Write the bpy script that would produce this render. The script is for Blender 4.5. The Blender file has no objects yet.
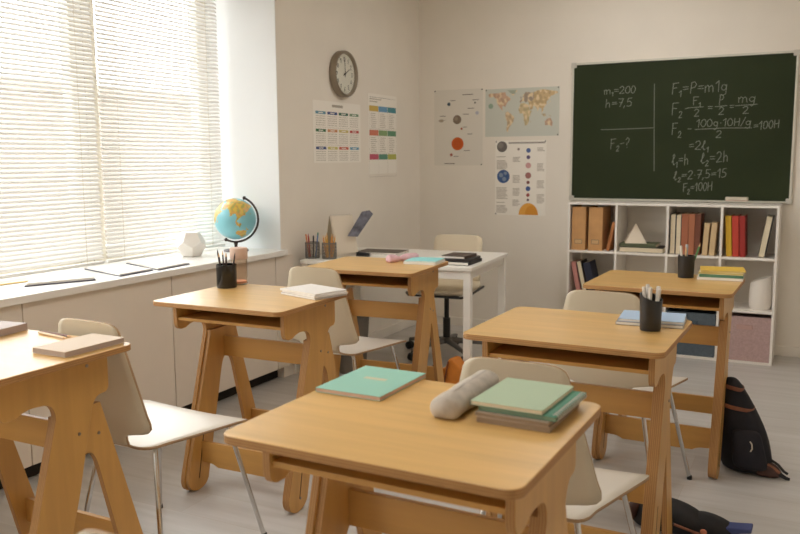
import bpy, bmesh, math, random
from mathutils import Vector, Matrix, noise
random.seed(7)
PI = math.pi
FILL_STRENGTH = 12.0  # glow of the added overhead fill panels
COL = bpy.context.scene.collection

# ------------------------------------------------------------------ colours and materials
def lin(c):
    c = c / 255.0
    return c / 12.92 if c <= 0.04045 else ((c + 0.055) / 1.055) ** 2.4
def rgb(r, g, b): return (lin(r), lin(g), lin(b), 1.0)
MATS = {}
def mat(name, col, rough=0.6, metal=0.0, var=0.0, scale=(8, 8, 8), detail=3.0, bump=0.0, spec=0.5, coat=0.0, trans=0.0):
    if name in MATS: return MATS[name]
    m = bpy.data.materials.new(name); m.use_nodes = True
    nt = m.node_tree; N = nt.nodes; L = nt.links
    b = N['Principled BSDF']
    b.inputs['Base Color'].default_value = rgb(*col)
    b.inputs['Roughness'].default_value = rough
    b.inputs['Metallic'].default_value = metal
    b.inputs['Specular IOR Level'].default_value = spec
    if coat: b.inputs['Coat Weight'].default_value = coat; b.inputs['Coat Roughness'].default_value = 0.25
    if trans: b.inputs['Transmission Weight'].default_value = trans
    if var or bump:
        tc = N.new('ShaderNodeTexCoord'); mp = N.new('ShaderNodeMapping'); nz = N.new('ShaderNodeTexNoise')
        mp.inputs['Scale'].default_value = scale
        nz.inputs['Scale'].default_value = 1.0; nz.inputs['Detail'].default_value = detail
        L.new(tc.outputs['Object'], mp.inputs['Vector']); L.new(mp.outputs['Vector'], nz.inputs['Vector'])
        if var:
            cr = N.new('ShaderNodeValToRGB'); c = rgb(*col)
            cr.color_ramp.elements[0].position = 0.3; cr.color_ramp.elements[1].position = 0.7
            cr.color_ramp.elements[0].color = tuple(x * (1 - var) for x in c[:3]) + (1,)
            cr.color_ramp.elements[1].color = tuple(min(1, x * (1 + var)) for x in c[:3]) + (1,)
            L.new(nz.outputs['Fac'], cr.inputs['Fac']); L.new(cr.outputs['Color'], b.inputs['Base Color'])
        if bump:
            bp = N.new('ShaderNodeBump'); bp.inputs['Strength'].default_value = bump; bp.inputs['Distance'].default_value = 0.003
            L.new(nz.outputs['Fac'], bp.inputs['Height']); L.new(bp.outputs['Normal'], b.inputs['Normal'])
    MATS[name] = m
    return m

def ply_edge(name, axis):
    m = bpy.data.materials.new(name); m.use_nodes = True
    nt = m.node_tree; N = nt.nodes; L = nt.links; b = N['Principled BSDF']
    tc = N.new('ShaderNodeTexCoord'); sp = N.new('ShaderNodeSeparateXYZ'); mu = N.new('ShaderNodeMath'); sn = N.new('ShaderNodeMath')
    cr = N.new('ShaderNodeValToRGB')
    mu.operation = 'MULTIPLY'; mu.inputs[1].default_value = 2 * PI / 0.006; sn.operation = 'SINE'
    L.new(tc.outputs['Object'], sp.inputs[0]); L.new(sp.outputs[axis], mu.inputs[0]); L.new(mu.outputs[0], sn.inputs[0]); L.new(sn.outputs[0], cr.inputs['Fac'])
    cr.color_ramp.elements[0].color = rgb(160, 114, 64); cr.color_ramp.elements[1].color = rgb(182, 136, 82)
    L.new(cr.outputs['Color'], b.inputs['Base Color']); b.inputs['Roughness'].default_value = 0.6
    return m

M_WALL = mat('wall_paint', (232, 225, 214), 0.85, var=0.02, scale=(3, 3, 3), bump=0.03)
M_REVEAL = mat('reveal_paint', (231, 232, 232), 0.8, var=0.01, scale=(3, 3, 3))
M_CEIL = mat('ceiling_paint', (236, 230, 220), 0.9)
M_TRIM = mat('white_trim', (232, 226, 216), 0.5)
M_SILL = mat('sill_laminate', (240, 238, 233), 0.3, coat=0.2)
M_PANEL = mat('cabinet_panel', (230, 220, 207), 0.45, var=0.01)
M_DARKGAP = mat('plinth_black', (28, 25, 22), 0.7)
M_BIRCH_TOP = mat('birch_top', (212, 169, 102), 0.33, var=0.10, scale=(2.2, 26, 26), detail=5, coat=0.4)
M_BIRCH = mat('birch_side', (197, 149, 80), 0.42, var=0.10, scale=(22, 22, 2.0), detail=5, coat=0.1)
M_BIRCH_RAIL = mat('birch_rail', (193, 144, 76), 0.42, var=0.10, scale=(2.0, 22, 22), detail=5, coat=0.1)
M_PLY_Z = ply_edge('ply_edge_flat', 2)
M_PLY_X = ply_edge('ply_edge_upright', 0)
M_SLOT = mat('slot_dark', (60, 38, 22), 0.7)
M_CHROME = mat('chrome', (205, 203, 200), 0.18, metal=1.0)
M_BOLT = mat('bolt_steel', (150, 140, 128), 0.35, metal=1.0)
M_BLACK = mat('black_plastic', (26, 24, 23), 0.35)
M_RUBBER = mat('black_rubber', (22, 21, 20), 0.7)
M_CHAIR = mat('chair_back_shaded', (205, 191, 165), 0.38, coat=0.1)  # backrest: shell laminate darkened, its shade put into the colour
M_CHAIR_RIM = mat('chair_ply_rim', (168, 136, 100), 0.6)
M_CHAIR_SEAT = mat('chair_seat_lit', (230, 224, 213), 0.34, coat=0.2)  # seat: same shell whitened, the light on it put into the colour
M_WHITE_METAL = mat('white_metal', (236, 232, 224), 0.4)
M_SHELF = mat('shelf_white', (236, 230, 222), 0.45)
M_PAPER = mat('paper_white', (238, 234, 226), 0.8)
M_PAGES = mat('page_block', (222, 208, 180), 0.85, var=0.08, scale=(4, 4, 300))
M_PAGES_W = mat('page_block_white', (232, 226, 216), 0.85, var=0.05, scale=(4, 4, 300))

def cm(name, col, rough=0.6, **k): return mat(name, col, rough, **k)

# ------------------------------------------------------------------ mesh builder
class MB:
    def __init__(s): s.v = []; s.f = []; s.m = []; s.mi = 0
    def add(s, vs, fs, mi=None):
        o = len(s.v); s.v += [tuple(v) for v in vs]
        for f in fs: s.f.append([o + i for i in f]); s.m.append(s.mi if mi is None else mi)
        return s
    def box(s, a, b, mi=None, M=None):
        x0, y0, z0 = a; x1, y1, z1 = b
        vs = [Vector(p) for p in [(x0, y0, z0), (x1, y0, z0), (x1, y1, z0), (x0, y1, z0), (x0, y0, z1), (x1, y0, z1), (x1, y1, z1), (x0, y1, z1)]]
        if M: vs = [M @ v for v in vs]
        return s.add(vs, [(0, 3, 2, 1), (4, 5, 6, 7), (0, 1, 5, 4), (1, 2, 6, 5), (2, 3, 7, 6), (3, 0, 4, 7)], mi)
    def prism(s, pts, fn0, fn1, mi=None, mi_side=None):
        """pts: outline; fn0/fn1 map a 2-D point to 3-D on the two faces"""
        n = len(pts); a = [fn0(*p) for p in pts]; b = [fn1(*p) for p in pts]
        s.add(a + b, [tuple(range(n))[::-1], tuple(range(n, 2 * n))], mi)
        o = len(s.v) - 2 * n
        for i in range(n):
            j = (i + 1) % n
            s.f.append([o + i, o + j, o + n + j, o + n + i]); s.m.append(mi if mi_side is None else mi_side) if (mi is not None or mi_side is not None) else s.m.append(s.mi)
        return s
    def lathe(s, prof, seg=24, c=(0, 0, 0), mi=None, M=None, cap=True):
        vs = []; fs = []
        for r, z in prof:
            for k in range(seg):
                t = 2 * PI * k / seg; vs.append(Vector((c[0] + r * math.cos(t), c[1] + r * math.sin(t), c[2] + z)))
        for i in range(len(prof) - 1):
            for k in range(seg):
                k2 = (k + 1) % seg
                fs.append((i * seg + k, i * seg + k2, (i + 1) * seg + k2, (i + 1) * seg + k))
        if cap:
            fs.append(tuple(range(seg))[::-1]); fs.append(tuple(range((len(prof) - 1) * seg, len(prof) * seg)))
        if M: vs = [M @ v for v in vs]
        return s.add(vs, fs, mi)
    def tube(s, path, r, seg=10, mi=None, rs=None):
        P = [Vector(p) for p in path]; n = len(P); vs = []; fs = []
        t0 = (P[1] - P[0]).normalized(); up = Vector((0, 0, 1)) if abs(t0.z) < 0.9 else Vector((1, 0, 0))
        u = t0.cross(up).normalized()
        for i in range(n):
            t = (P[min(i + 1, n - 1)] - P[max(i - 1, 0)]).normalized()
            u = (u - t * u.dot(t)).normalized(); w = t.cross(u); rr = rs[i] if rs else r
            for k in range(seg):
                a = 2 * PI * k / seg; vs.append(P[i] + (u * math.cos(a) + w * math.sin(a)) * rr)
        for i in range(n - 1):
            for k in range(seg):
                k2 = (k + 1) % seg; fs.append((i * seg + k, i * seg + k2, (i + 1) * seg + k2, (i + 1) * seg + k))
        fs.append(tuple(range(seg))[::-1]); fs.append(tuple(range((n - 1) * seg, n * seg)))
        return s.add(vs, fs, mi)
    def rings(s, rings, mi=None, cap=True):
        """rings: list of equal-length lists of points"""
        k = len(rings[0]); vs = [p for r in rings for p in r]; fs = []
        for i in range(len(rings) - 1):
            for j in range(k):
                j2 = (j + 1) % k; fs.append((i * k + j, i * k + j2, (i + 1) * k + j2, (i + 1) * k + j))
        if cap: fs.append(tuple(range(k))[::-1]); fs.append(tuple(range((len(rings) - 1) * k, len(rings) * k)))
        return s.add(vs, fs, mi)
    def sphere(s, c, r, seg=16, rg=10, sc=(1, 1, 1), mi=None):
        prof = [(max(1e-4, math.sin(PI * i / rg)) * r, -math.cos(PI * i / rg) * r) for i in range(rg + 1)]
        M = Matrix.Translation(c) @ Matrix.Diagonal((sc[0], sc[1], sc[2], 1))
        return s.lathe(prof, seg, mi=mi, M=M)
    def build(s, name, mats, parent=None, loc=None, smooth=None, bevel=0, bseg=2, angle=35):
        me = bpy.data.meshes.new(name); me.from_pydata(s.v, [], s.f)
        if not isinstance(mats, (list, tuple)): mats = [mats]
        for m in mats: me.materials.append(m)
        me.polygons.foreach_set('material_index', s.m)
        bm = bmesh.new(); bm.from_mesh(me); bmesh.ops.recalc_face_normals(bm, faces=bm.faces); bm.to_mesh(me); bm.free()
        if smooth is None: smooth = True
        if smooth:
            me.polygons.foreach_set('use_smooth', [True] * len(me.polygons))
            me.set_sharp_from_angle(angle=math.radians(angle))
        me.update()
        o = bpy.data.objects.new(name, me); COL.objects.link(o)
        if parent: o.parent = parent
        if loc: o.location = loc
        if bevel:
            bv = o.modifiers.new('bevel', 'BEVEL'); bv.width = bevel; bv.segments = bseg; bv.limit_method = 'ANGLE'; bv.angle_limit = math.radians(40)
        return o

def thing(name, label, cat, loc=(0, 0, 0), rz=0, group=None):
    o = bpy.data.objects.new(name, None); COL.objects.link(o); o.empty_display_size = 0.05
    o.location = loc; o.rotation_euler = (0, 0, rz); o['label'] = label; o['category'] = cat
    if group: o['group'] = group
    return o
def tag(o, label, cat, group=None):
    o['label'] = label; o['category'] = cat
    if group: o['group'] = group
    return o
def struct(o, label=None):
    o['kind'] = 'structure'
    if label: o['label'] = label
    return o
def dup(root, loc, rz=None, label=None, group=None):
    r = root.copy(); COL.objects.link(r); r.location = loc
    if rz is not None: r.rotation_euler = (0, 0, rz)
    if label: r['label'] = label
    if group: r['group'] = group
    for ch in list(root.children):
        c = ch.copy(); COL.objects.link(c); c.parent = r
        for g in list(ch.children):
            d = g.copy(); COL.objects.link(d); d.parent = c
    return r
def rrect(w, d, r, n=5):
    pts = []
    for cx, cy, a0 in [(w / 2 - r, d / 2 - r, 0), (-w / 2 + r, d / 2 - r, 90), (-w / 2 + r, -d / 2 + r, 180), (w / 2 - r, -d / 2 + r, 270)]:
        for k in range(n + 1):
            a = math.radians(a0 + 90 * k / n); pts.append((cx + r * math.cos(a), cy + r * math.sin(a)))
    return pts

# ------------------------------------------------------------------ stroke lettering (drawn by hand in chalk / print)
def ell(cx, cy, rx, ry, a0=0, a1=360, n=10): return [(cx + rx * math.cos(math.radians(a0 + (a1 - a0) * k / n)), cy + ry * math.sin(math.radians(a0 + (a1 - a0) * k / n))) for k in range(n + 1)]
G = {
 '0': (0.6, [ell(.3, .5, .24, .48, 90, 450)]),
 '1': (0.42, [[(.05, .72), (.28, 1), (.28, 0)]]),
 '2': (0.6, [[(.06, .78), (.16, .97), (.36, .99), (.48, .8), (.42, .55), (.06, .02), (.56, .04)]]),
 '3': (0.55, [[(.06, .95), (.46, .97), (.22, .6), (.46, .45), (.44, .1), (.2, 0), (.05, .1)]]),
 '4': (0.6, [[(.42, 0), (.42, 1), (.05, .3), (.55, .3)]]),
 '5': (0.55, [[(.48, 1), (.12, .98), (.09, .56), (.3, .62), (.48, .42), (.42, .1), (.2, 0), (.04, .1)]]),
 '6': (0.55, [[(.42, .98), (.15, .6), (.07, .25), (.26, 0), (.46, .2), (.36, .45), (.1, .35)]]),
 '7': (0.55, [[(.05, .96), (.5, 1), (.2, 0)], [(.12, .5), (.44, .52)]]),
 '8': (0.55, [ell(.28, .74, .18, .25, 90, 450), ell(.28, .24, .23, .25, 90, 450)]),
 '9': (0.55, [[(.44, .72), (.26, .98), (.08, .78), (.22, .55), (.44, .72), (.4, .3), (.12, 0)]]),
 'm': (0.85, [[(.05, .6), (.1, 0)], [(.08, .42), (.25, .62), (.36, .5), (.38, 0)], [(.38, .42), (.56, .62), (.68, .48), (.72, .02)]]),
 'h': (0.6, [[(.1, 1), (.12, 0)], [(.12, .4), (.32, .62), (.46, .45), (.48, 0)]]),
 'F': (0.65, [[(.1, 1), (.12, 0)], [(.08, .98), (.58, 1)], [(.12, .55), (.45, .56)]]),
 'P': (0.6, [[(.12, 1), (.12, 0)], [(.1, .96), (.4, 1), (.52, .78), (.42, .52), (.12, .48)]]),
 'g': (0.6, [ell(.28, .35, .2, .25, 20, 380), [(.48, .6), (.46, -.2), (.28, -.4), (.08, -.25)]]),
 'H': (0.7, [[(.1, 1), (.12, 0)], [(.56, 1), (.58, 0)], [(.11, .5), (.57, .53)]]),
 'l': (0.5, [[(.05, .2), (.36, .8), (.3, 1.02), (.2, .9), (.18, .2), (.28, 0), (.42, .1)]]),
 '=': (0.62, [[(.08, .58), (.52, .6)], [(.08, .36), (.52, .38)]]),
 '-': (0.5, [[(.06, .46), (.42, .48)]]),
 '?': (0.55, [[(.08, .8), (.24, 1), (.44, .85), (.4, .6), (.24, .45), (.24, .25)], [(.24, .06), (.25, 0)]]),
 ',': (0.28, [[(.14, .08), (.06, -.14)]]),
 '.': (0.3, [[(.12, .42), (.17, .42)]]),
 '/': (0.4, [[(.02, -.1), (.38, 1.08)]]),
 ' ': (0.45, []),
}
def strokes_of(text, x, y, h, slant=0.0, jit=0.0):
    """'_' in front of a character makes it a subscript"""
    out = []; i = 0
    while i < len(text):
        c = text[i]; s = h; dy = 0
        if c == '_': i += 1; c = text[i]; s = h * 0.55; dy = -h * 0.28
        wd, st = G[c]
        for pl in st: out.append([(x + (px + slant * py) * s + random.uniform(-jit, jit) * s, y + dy + py * s + random.uniform(-jit, jit) * s) for px, py in pl])
        x += wd * s * 1.02; i += 1
    return out
def ribbons(mb, strokes, w, fn, mi=None):
    for pl in strokes:
        for (x0, y0), (x1, y1) in zip(pl, pl[1:]):
            dx, dy = x1 - x0, y1 - y0; l = math.hypot(dx, dy)
            if l < 1e-6: continue
            dx, dy = dx / l, dy / l; nx, ny = -dy * w / 2, dx * w / 2; ex, ey = dx * w * .3, dy * w * .3
            q = [(x0 - ex + nx, y0 - ey + ny), (x0 - ex - nx, y0 - ey - ny), (x1 + ex - nx, y1 + ey - ny), (x1 + ex + nx, y1 + ey + ny)]
            mb.add([fn(*p) for p in q], [(0, 1, 2, 3)], mi)

# ================================================================== THE ROOM
XR, YR, ZC = 4.2, -8.2, 2.86         # right wall, rear wall, ceiling
WY = -1.974                           # far edge of the window recess
SILL = 0.811
WTOP = 2.72
WX = -0.56                            # window plane
WIN = [WY - 0.985 * k for k in range(7)]   # six window bays

# floor: pale laminate planks
def floor_mat():
    m = bpy.data.materials.new('pale_laminate'); m.use_nodes = True
    nt = m.node_tree; N = nt.nodes; L = nt.links; b = N['Principled BSDF']
    tc = N.new('ShaderNodeTexCoord'); br = N.new('ShaderNodeTexBrick')
    br.inputs['Scale'].default_value = 1.0; br.inputs['Brick Width'].default_value = 1.25; br.inputs['Row Height'].default_value = 0.19
    br.inputs['Mortar Size'].default_value = 0.0012; br.inputs['Mortar Smooth'].default_value = 0.2
    br.inputs['Color1'].default_value = rgb(202, 199, 196); br.inputs['Color2'].default_value = rgb(192, 188, 184); br.inputs['Mortar'].default_value = rgb(186, 178, 166)
    br.offset = 0.37
    L.new(tc.outputs['Object'], br.inputs['Vector'])
    mp = N.new('ShaderNodeMapping'); mp.inputs['Scale'].default_value = (1.6, 22, 1); nz = N.new('ShaderNodeTexNoise'); nz.inputs['Scale'].default_value = 1; nz.inputs['Detail'].default_value = 5
    L.new(tc.outputs['Object'], mp.inputs['Vector']); L.new(mp.outputs['Vector'], nz.inputs['Vector'])
    mx = N.new('ShaderNodeMix'); mx.data_type = 'RGBA'; mx.blend_type = 'MULTIPLY'; mx.inputs['Factor'].default_value = 1.0
    cr = N.new('ShaderNodeValToRGB'); cr.color_ramp.elements[0].position = .3; cr.color_ramp.elements[1].position = .72
    cr.color_ramp.elements[0].color = (.84, .83, .81, 1); cr.color_ramp.elements[1].color = (1, 1, 1, 1)
    L.new(nz.outputs['Fac'], cr.inputs['Fac']); L.new(br.outputs['Color'], mx.inputs['A']); L.new(cr.outputs['Color'], mx.inputs['B'])
    L.new(mx.outputs['Result'], b.inputs['Base Color']); b.inputs['Roughness'].default_value = 0.38
    return m
struct(MB().box((-0.7, YR - .1, -0.12), (XR + .1, 0.1, 0)).build('floor', floor_mat()), 'pale grey-beige laminate plank floor')
struct(MB().box((-0.7, YR - .1, ZC), (XR + .1, 0.1, ZC + .12)).build('ceiling', M_CEIL))
struct(MB().box((-0.7, 0, 0), (XR + .1, 0.12, ZC)).build('wall_back', M_WALL), 'warm off-white back wall with board and posters')
struct(MB().box((XR, YR, 0), (XR + .12, 0, ZC)).build('wall_right', M_WALL))
struct(MB().box((-0.7, YR - .12, 0), (XR + .12, YR, ZC)).build('wall_rear', M_WALL))
wl = MB()
wl.box((-0.62, WY, 0), (0, 0, ZC), 0)                               # pier beside the window
wl.box((-0.62, YR, WTOP), (0, WY, ZC), 0)                           # above the window
wl.box((-0.62, YR, 0), (-0.08, WY, SILL - .035), 0)                 # below the sill
wl.box((-0.62, YR, SILL - .035), (0, WIN[6], WTOP), 0)              # pier at the rear end
wl.box((-0.60, WY - .004, SILL), (-.001, WY, WTOP), 1)              # reveal lining at the far side
wl.box((-0.60, WIN[6], SILL), (-.001, WIN[6] + .004, WTOP), 1)
wl.box((-0.60, WIN[6], WTOP - .004), (-.001, WY, WTOP), 1)
struct(wl.build('wall_left', [M_WALL, M_REVEAL], smooth=False), 'off-white window wall with a deep white reveal')
struct(MB().box((-0.6, WIN[6] + .004, SILL - .034), (0.045, WY - .004, SILL)).box((0.002, WY - .004, SILL - .034), (0.045, WY + .01, SILL)).build('trim_1', M_SILL, bevel=.004), 'long white window sill')
struct(MB().box((-0.02, -0.016, 0), (XR, 0, 0.07)).build('baseboard_back', M_TRIM, bevel=.003))
struct(MB().box((0, -1.868, 0), (0.016, -0.016, 0.07)).build('baseboard_left', M_TRIM, bevel=.003))
struct(MB().box((XR - .016, YR, 0), (XR, -0.016, 0.07)).build('baseboard_right', M_TRIM, bevel=.003))
# panelled radiator cabinet under the sill
cab = thing('window_cabinet', 'long cream panelled cabinet built in under the window sill', 'cabinet', (0, -4, 0))
cx = lambda y: y + 4
MB().box((-0.076, cx(-7.8), 0.09), (0.0, cx(WY - .006), SILL - .036)).build('carcass', M_PANEL, cab)
MB().box((-0.076, cx(-7.8), 0.0), (-0.045, cx(WY - .006), 0.088)).build('plinth', M_DARKGAP, cab)
edges = [-1.870, -2.062, -2.966, -3.850, -4.74, -5.63, -6.52, -7.41]
for a, b in zip(edges, edges[1:]):
    MB().box((0.001, cx(b) + .003, 0.075), (0.019, cx(a) - .003, SILL - .038)).build('front_panel', M_PANEL, cab, bevel=.0015)

# windows
M_FRAME = mat('window_frame', (228, 222, 208), 0.45)
def glass_mat():
    m = bpy.data.materials.new('window_glass'); m.use_nodes = True
    nt = m.node_tree; N = nt.nodes; L = nt.links; N.remove(N['Principled BSDF'])
    t = N.new('ShaderNodeBsdfTransparent'); g = N.new('ShaderNodeBsdfGlossy'); g.inputs['Roughness'].default_value = 0.02
    lw = N.new('ShaderNodeLayerWeight'); lw.inputs['Blend'].default_value = .5; f = N.new('ShaderNodeMath'); f.operation = 'POWER'; f.inputs[1].default_value = 4.0; L.new(lw.outputs['Facing'], f.inputs[0]); mx = N.new('ShaderNodeMixShader')
    t.inputs['Color'].default_value = (.97, .98, .97, 1)
    L.new(f.outputs[0], mx.inputs['Fac']); L.new(t.outputs[0], mx.inputs[1]); L.new(g.outputs[0], mx.inputs[2]); L.new(mx.outputs[0], N['Material Output'].inputs['Surface'])
    return m
M_GLASS = glass_mat()
for k in range(6):
    y1, y0 = WIN[k] - .002, WIN[k + 1] + .002
    if k == 0: y1 -= .004
    t = .085; z0, z1 = SILL + .002, WTOP - .006
    fr = MB().box((WX - .035, y0, z0), (WX + .035, y0 + t, z1)).box((WX - .035, y1 - t, z0), (WX + .035, y1, z1))
    fr.box((WX - .035, y0 + t, z0), (WX + .035, y1 - t, z0 + t)).box((WX - .035, y0 + t, z1 - t), (WX + .035, y1 - t, z1))
    o = struct(fr.build('window_%d' % (k + 1), M_FRAME, bevel=.004), 'cream window frame behind the blinds')
    MB().box((WX - .004, y0 + t, z0 + t), (WX + .004, y1 - t, z1 - t)).build('window_pane', M_GLASS, o)
    MB().box((WX + .035, y1 - t * .62, 1.38), (WX + .06, y1 - t * .38, 1.42)).box((WX + .045, y1 - t * .6, 1.28), (WX + .06, y1 - t * .4, 1.40)).build('window_handle', M_TRIM, o, bevel=.003)

# venetian blinds
def slat_mat():
    m = bpy.data.materials.new('blind_slat'); m.use_nodes = True
    nt = m.node_tree; N = nt.nodes; L = nt.links; b = N['Principled BSDF']
    b.inputs['Base Color'].default_value = rgb(242, 241, 238); b.inputs['Roughness'].default_value = .4
    t = N.new('ShaderNodeBsdfTranslucent'); t.inputs['Color'].default_value = rgb(240, 240, 239)
    mx = N.new('ShaderNodeMixShader'); mx.inputs['Fac'].default_value = SLAT_T
    L.new(b.outputs[0], mx.inputs[1]); L.new(t.outputs[0], mx.inputs[2]); L.new(mx.outputs[0], N['Material Output'].inputs['Surface'])
    return m
SLAT_T = 0.09; SLAT_TILT = math.radians(-50)
M_SLAT = slat_mat(); M_CORD = mat('blind_cord', (214, 206, 190), .8)
BX = -0.40
def make_blind(w):
    t = thing('window_blind', '', 'blind')
    sl = MB(); pitch = .0225; n = int((WTOP - .06 - (SILL + .05)) / pitch)
    ca, sa = math.cos(SLAT_TILT), math.sin(SLAT_TILT)
    for i in range(n):
        z = .05 + i * pitch; pr = []
        for u in (-1, -.5, 0, .5, 1):
            a, h = u * .0125, .0018 * (1 - u * u)
            pr.append((a * ca - h * sa, z + a * sa + h * ca))      # +x is the room: the room-side edge hangs down
        vs = [(x, -w / 2, zz) for x, zz in pr] + [(x, w / 2, zz) for x, zz in pr]
        sl.add(vs, [(j, j + 1, j + 6, j + 5) for j in range(4)])
    o = sl.build('slats', M_SLAT, t)
    MB().box((-.013, -w / 2, .012), (.013, w / 2, .028)).build('bottom_rail', M_SLAT, t, bevel=.003)
    MB().box((-.02, -w / 2, WTOP - SILL - .05), (.02, w / 2, WTOP - SILL - .01)).build('head_rail', M_SLAT, t, bevel=.003)
    for q in (-.38, .38):
        c = MB()
        for dx in (-.0125, .0125): c.tube([(dx, q * w, .02), (dx, q * w, WTOP - SILL - .03)], .0009, 5)
        c.build('ladder_cord', M_CORD, t)
    return t
bl_labels = ['white venetian blind at the far end of the window, beside the globe', 'white venetian blind at the left edge, over the stacked papers on the sill']
bw = .958
b0 = make_blind(bw)
for k in (0, 1, 4, 5):
    yc = -2.51 - .985 * k
    if yc - bw / 2 < WIN[6]: continue
    o = b0 if k == 0 else dup(b0, (BX, yc, SILL))
    o.location = (BX, yc, SILL)
    o['label'] = bl_labels[k] if k < 2 else 'white venetian blind toward the rear of the room, %s' % ['past the two open bays', 'the rearmost one'][k - 4]
    o['group'] = 'venetian blinds'

# outside: pale building across the street and the ground
M_FACADE = mat('pale_facade', (138, 128, 116), .9, var=.12, scale=(.4, .4, .4))
bd = thing('building', 'pale building seen hazily through the blinds', 'building', (-26, 4, -4))
MB().box((-4, -30, 0), (0, 30, 8.3)).build('facade', M_FACADE, bd)
MB().box((-4.1, -30.3, 8.3), (.3, 30.3, 8.7)).build('roof_edge', M_FACADE, bd)
struct(MB().box((-90, -90, -4.2), (-1.2, 90, -4)).build('ground', mat('pavement', (104, 98, 90), .9)))

# ================================================================== SCHOOL DESKS
DW, DD, DT = .606, .5275, .018
def make_desk(name, label, loc, rz, H, bolts=True):
    t = thing('school_desk', label, 'desk', loc, rz, 'birch plywood school desks')
    pts = rrect(DW, DD, .032, 6)
    MB().prism(pts, lambda x, y: (x, y, H - DT), lambda x, y: (x, y, H), 0, 1).build('tabletop', [M_BIRCH_TOP, M_PLY_Z], t, bevel=.002)
    zt = H - DT; n0 = H - .82
    def rnd(y0, z0, y1, z1, y2, z2, n=5):     # quadratic corner
        return [((1 - s) ** 2 * y0 + 2 * s * (1 - s) * y1 + s * s * y2, (1 - s) ** 2 * z0 + 2 * s * (1 - s) * z1 + s * s * z2) for s in [k / n for k in range(n + 1)]]
    pan = [(-.176, zt)] + rnd(-.176, .735 + n0, -.177, .697 + n0, -.150, .693 + n0) + rnd(-.125, .694 + n0, -.09, .712 + n0, -.055, .708 + n0) + rnd(-.035, .706 + n0, .002, .70 + n0, .0, .655 + n0)
    pan += rnd(-.170, .075, -.186, .012, -.118, 0.0) + rnd(-.118, 0.0, -.045, .0, -.040, .055)
    pan += rnd(.045, .36, .06, .40, .07, .44) + rnd(.125, .655 + n0, .137, .69 + n0, .165, .69 + n0) + rnd(.170, .69 + n0, .190, .69 + n0, .190, .715 + n0) + [(.190, zt)]
    frm = [(.172, .66 + n0), (.360, .045)] + rnd(.360, .045, .366, .0, .333, 0.0) + rnd(.303, 0.0, .275, .0, .267, .03) + rnd(.156, .470, .142, .527, .118, .527) + rnd(.092, .527, .078, .52, .066, .47) + rnd(-.036, .055, -.040, .0, -.110, 0.0) + rnd(-.110, 0.0, -.178, .010, -.164, .075) + [(.004, .645 + n0), (.004, .66 + n0)]
    for s in (-1, 1):
        xo, xi = s * .265, s * .247
        MB().prism(pan, lambda y, z: (xo, y, z), lambda y, z: (xi, y, z), 0, 1).build('side_panel', [M_BIRCH, M_PLY_X], t, bevel=.0012)
        x2 = s * .229
        MB().prism(frm, lambda y, z: (xi, y, z), lambda y, z: (x2, y, z), 0, 1).build('leg_frame', [M_BIRCH, M_PLY_X], t, bevel=.0012)
        sl = MB()
        for x in (xo, x2):
            e = .0006 * (1 if x == xo else -1) * s
            sl.prism([(-.052, .30), (-.047, .30), (-.098, .05), (-.103, .05)], lambda y, z: (x, y, z), lambda y, z: (x + e, y, z))
        sl.build('height_slot', M_SLOT, t)
        bo = MB()
        for (y, z) in [(.114, zt - .02), (.075, .60), (.160, .575), (-.095, .05)]:
            bx_ = xi if y > .15 else xo
            bo.lathe([(.005, 0), (.005, .002), (.002, .003)], 10, M=Matrix.Translation((bx_, y, z)) @ Matrix.Rotation(s * PI / 2, 4, 'Y'))
        bo.build('bolts', M_BOLT, t)
    MB().box((-.247, -.168, H - .088), (.247, .165, H - .076)).build('book_shelf', M_BIRCH_RAIL, t, bevel=.001)
    MB().box((-.247, .165, H - .10), (.247, .180, zt)).build('back_panel', M_BIRCH_RAIL, t, bevel=.001)
    MB().box((-.229, .088, .53), (.229, .104, .616)).build('upper_rail', M_BIRCH_RAIL, t, bevel=.0015)
    low = [(-.247, .20), (.247, .20), (.247, .115)] + rnd(.20, .112, .17, .112, .15, .098) + rnd(-.15, .098, -.17, .112, -.20, .112) + [(-.247, .115)]
    MB().prism(low, lambda x, z: (x, -.078, z), lambda x, z: (x, -.062, z)).build('lower_rail', M_BIRCH_RAIL, t, bevel=.0015)
    MB().box((-.229, .264, .165), (.229, .280, .245)).build('rear_rail', M_BIRCH_RAIL, t, bevel=.0015)
    return t
DESK = {'A': (.8635, -4.6325, -.0024, .825), 'B': (.9344, -3.49, .0147, .816), 'C': (2.2883, -3.5838, -.014, .828),
        'D': (2.3566, -2.4042, -.0198, .820), 'E': (2.2527, -4.6861, -.017, .842), 'F': (.9401, -2.4671, .0601, .826)}
DL = {'A': 'birch school desk at the left edge, holding a tan notebook and pencils',
      'B': 'birch school desk with a black pencil cup and a pink-lidded glass jar',
      'C': 'birch school desk with a black cup of white markers and a blue notebook',
      'D': 'birch school desk nearest the bookcase, with a yellow book on a stack',
      'E': 'birch school desk closest to the viewer, with mint notebook and grey pencil case',
      'F': 'birch school desk in front of the white teacher table, with a pink pencil case'}
for k, (x, y, t, H) in DESK.items(): make_desk(k, DL[k], (x, y, 0), t, H)

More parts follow.
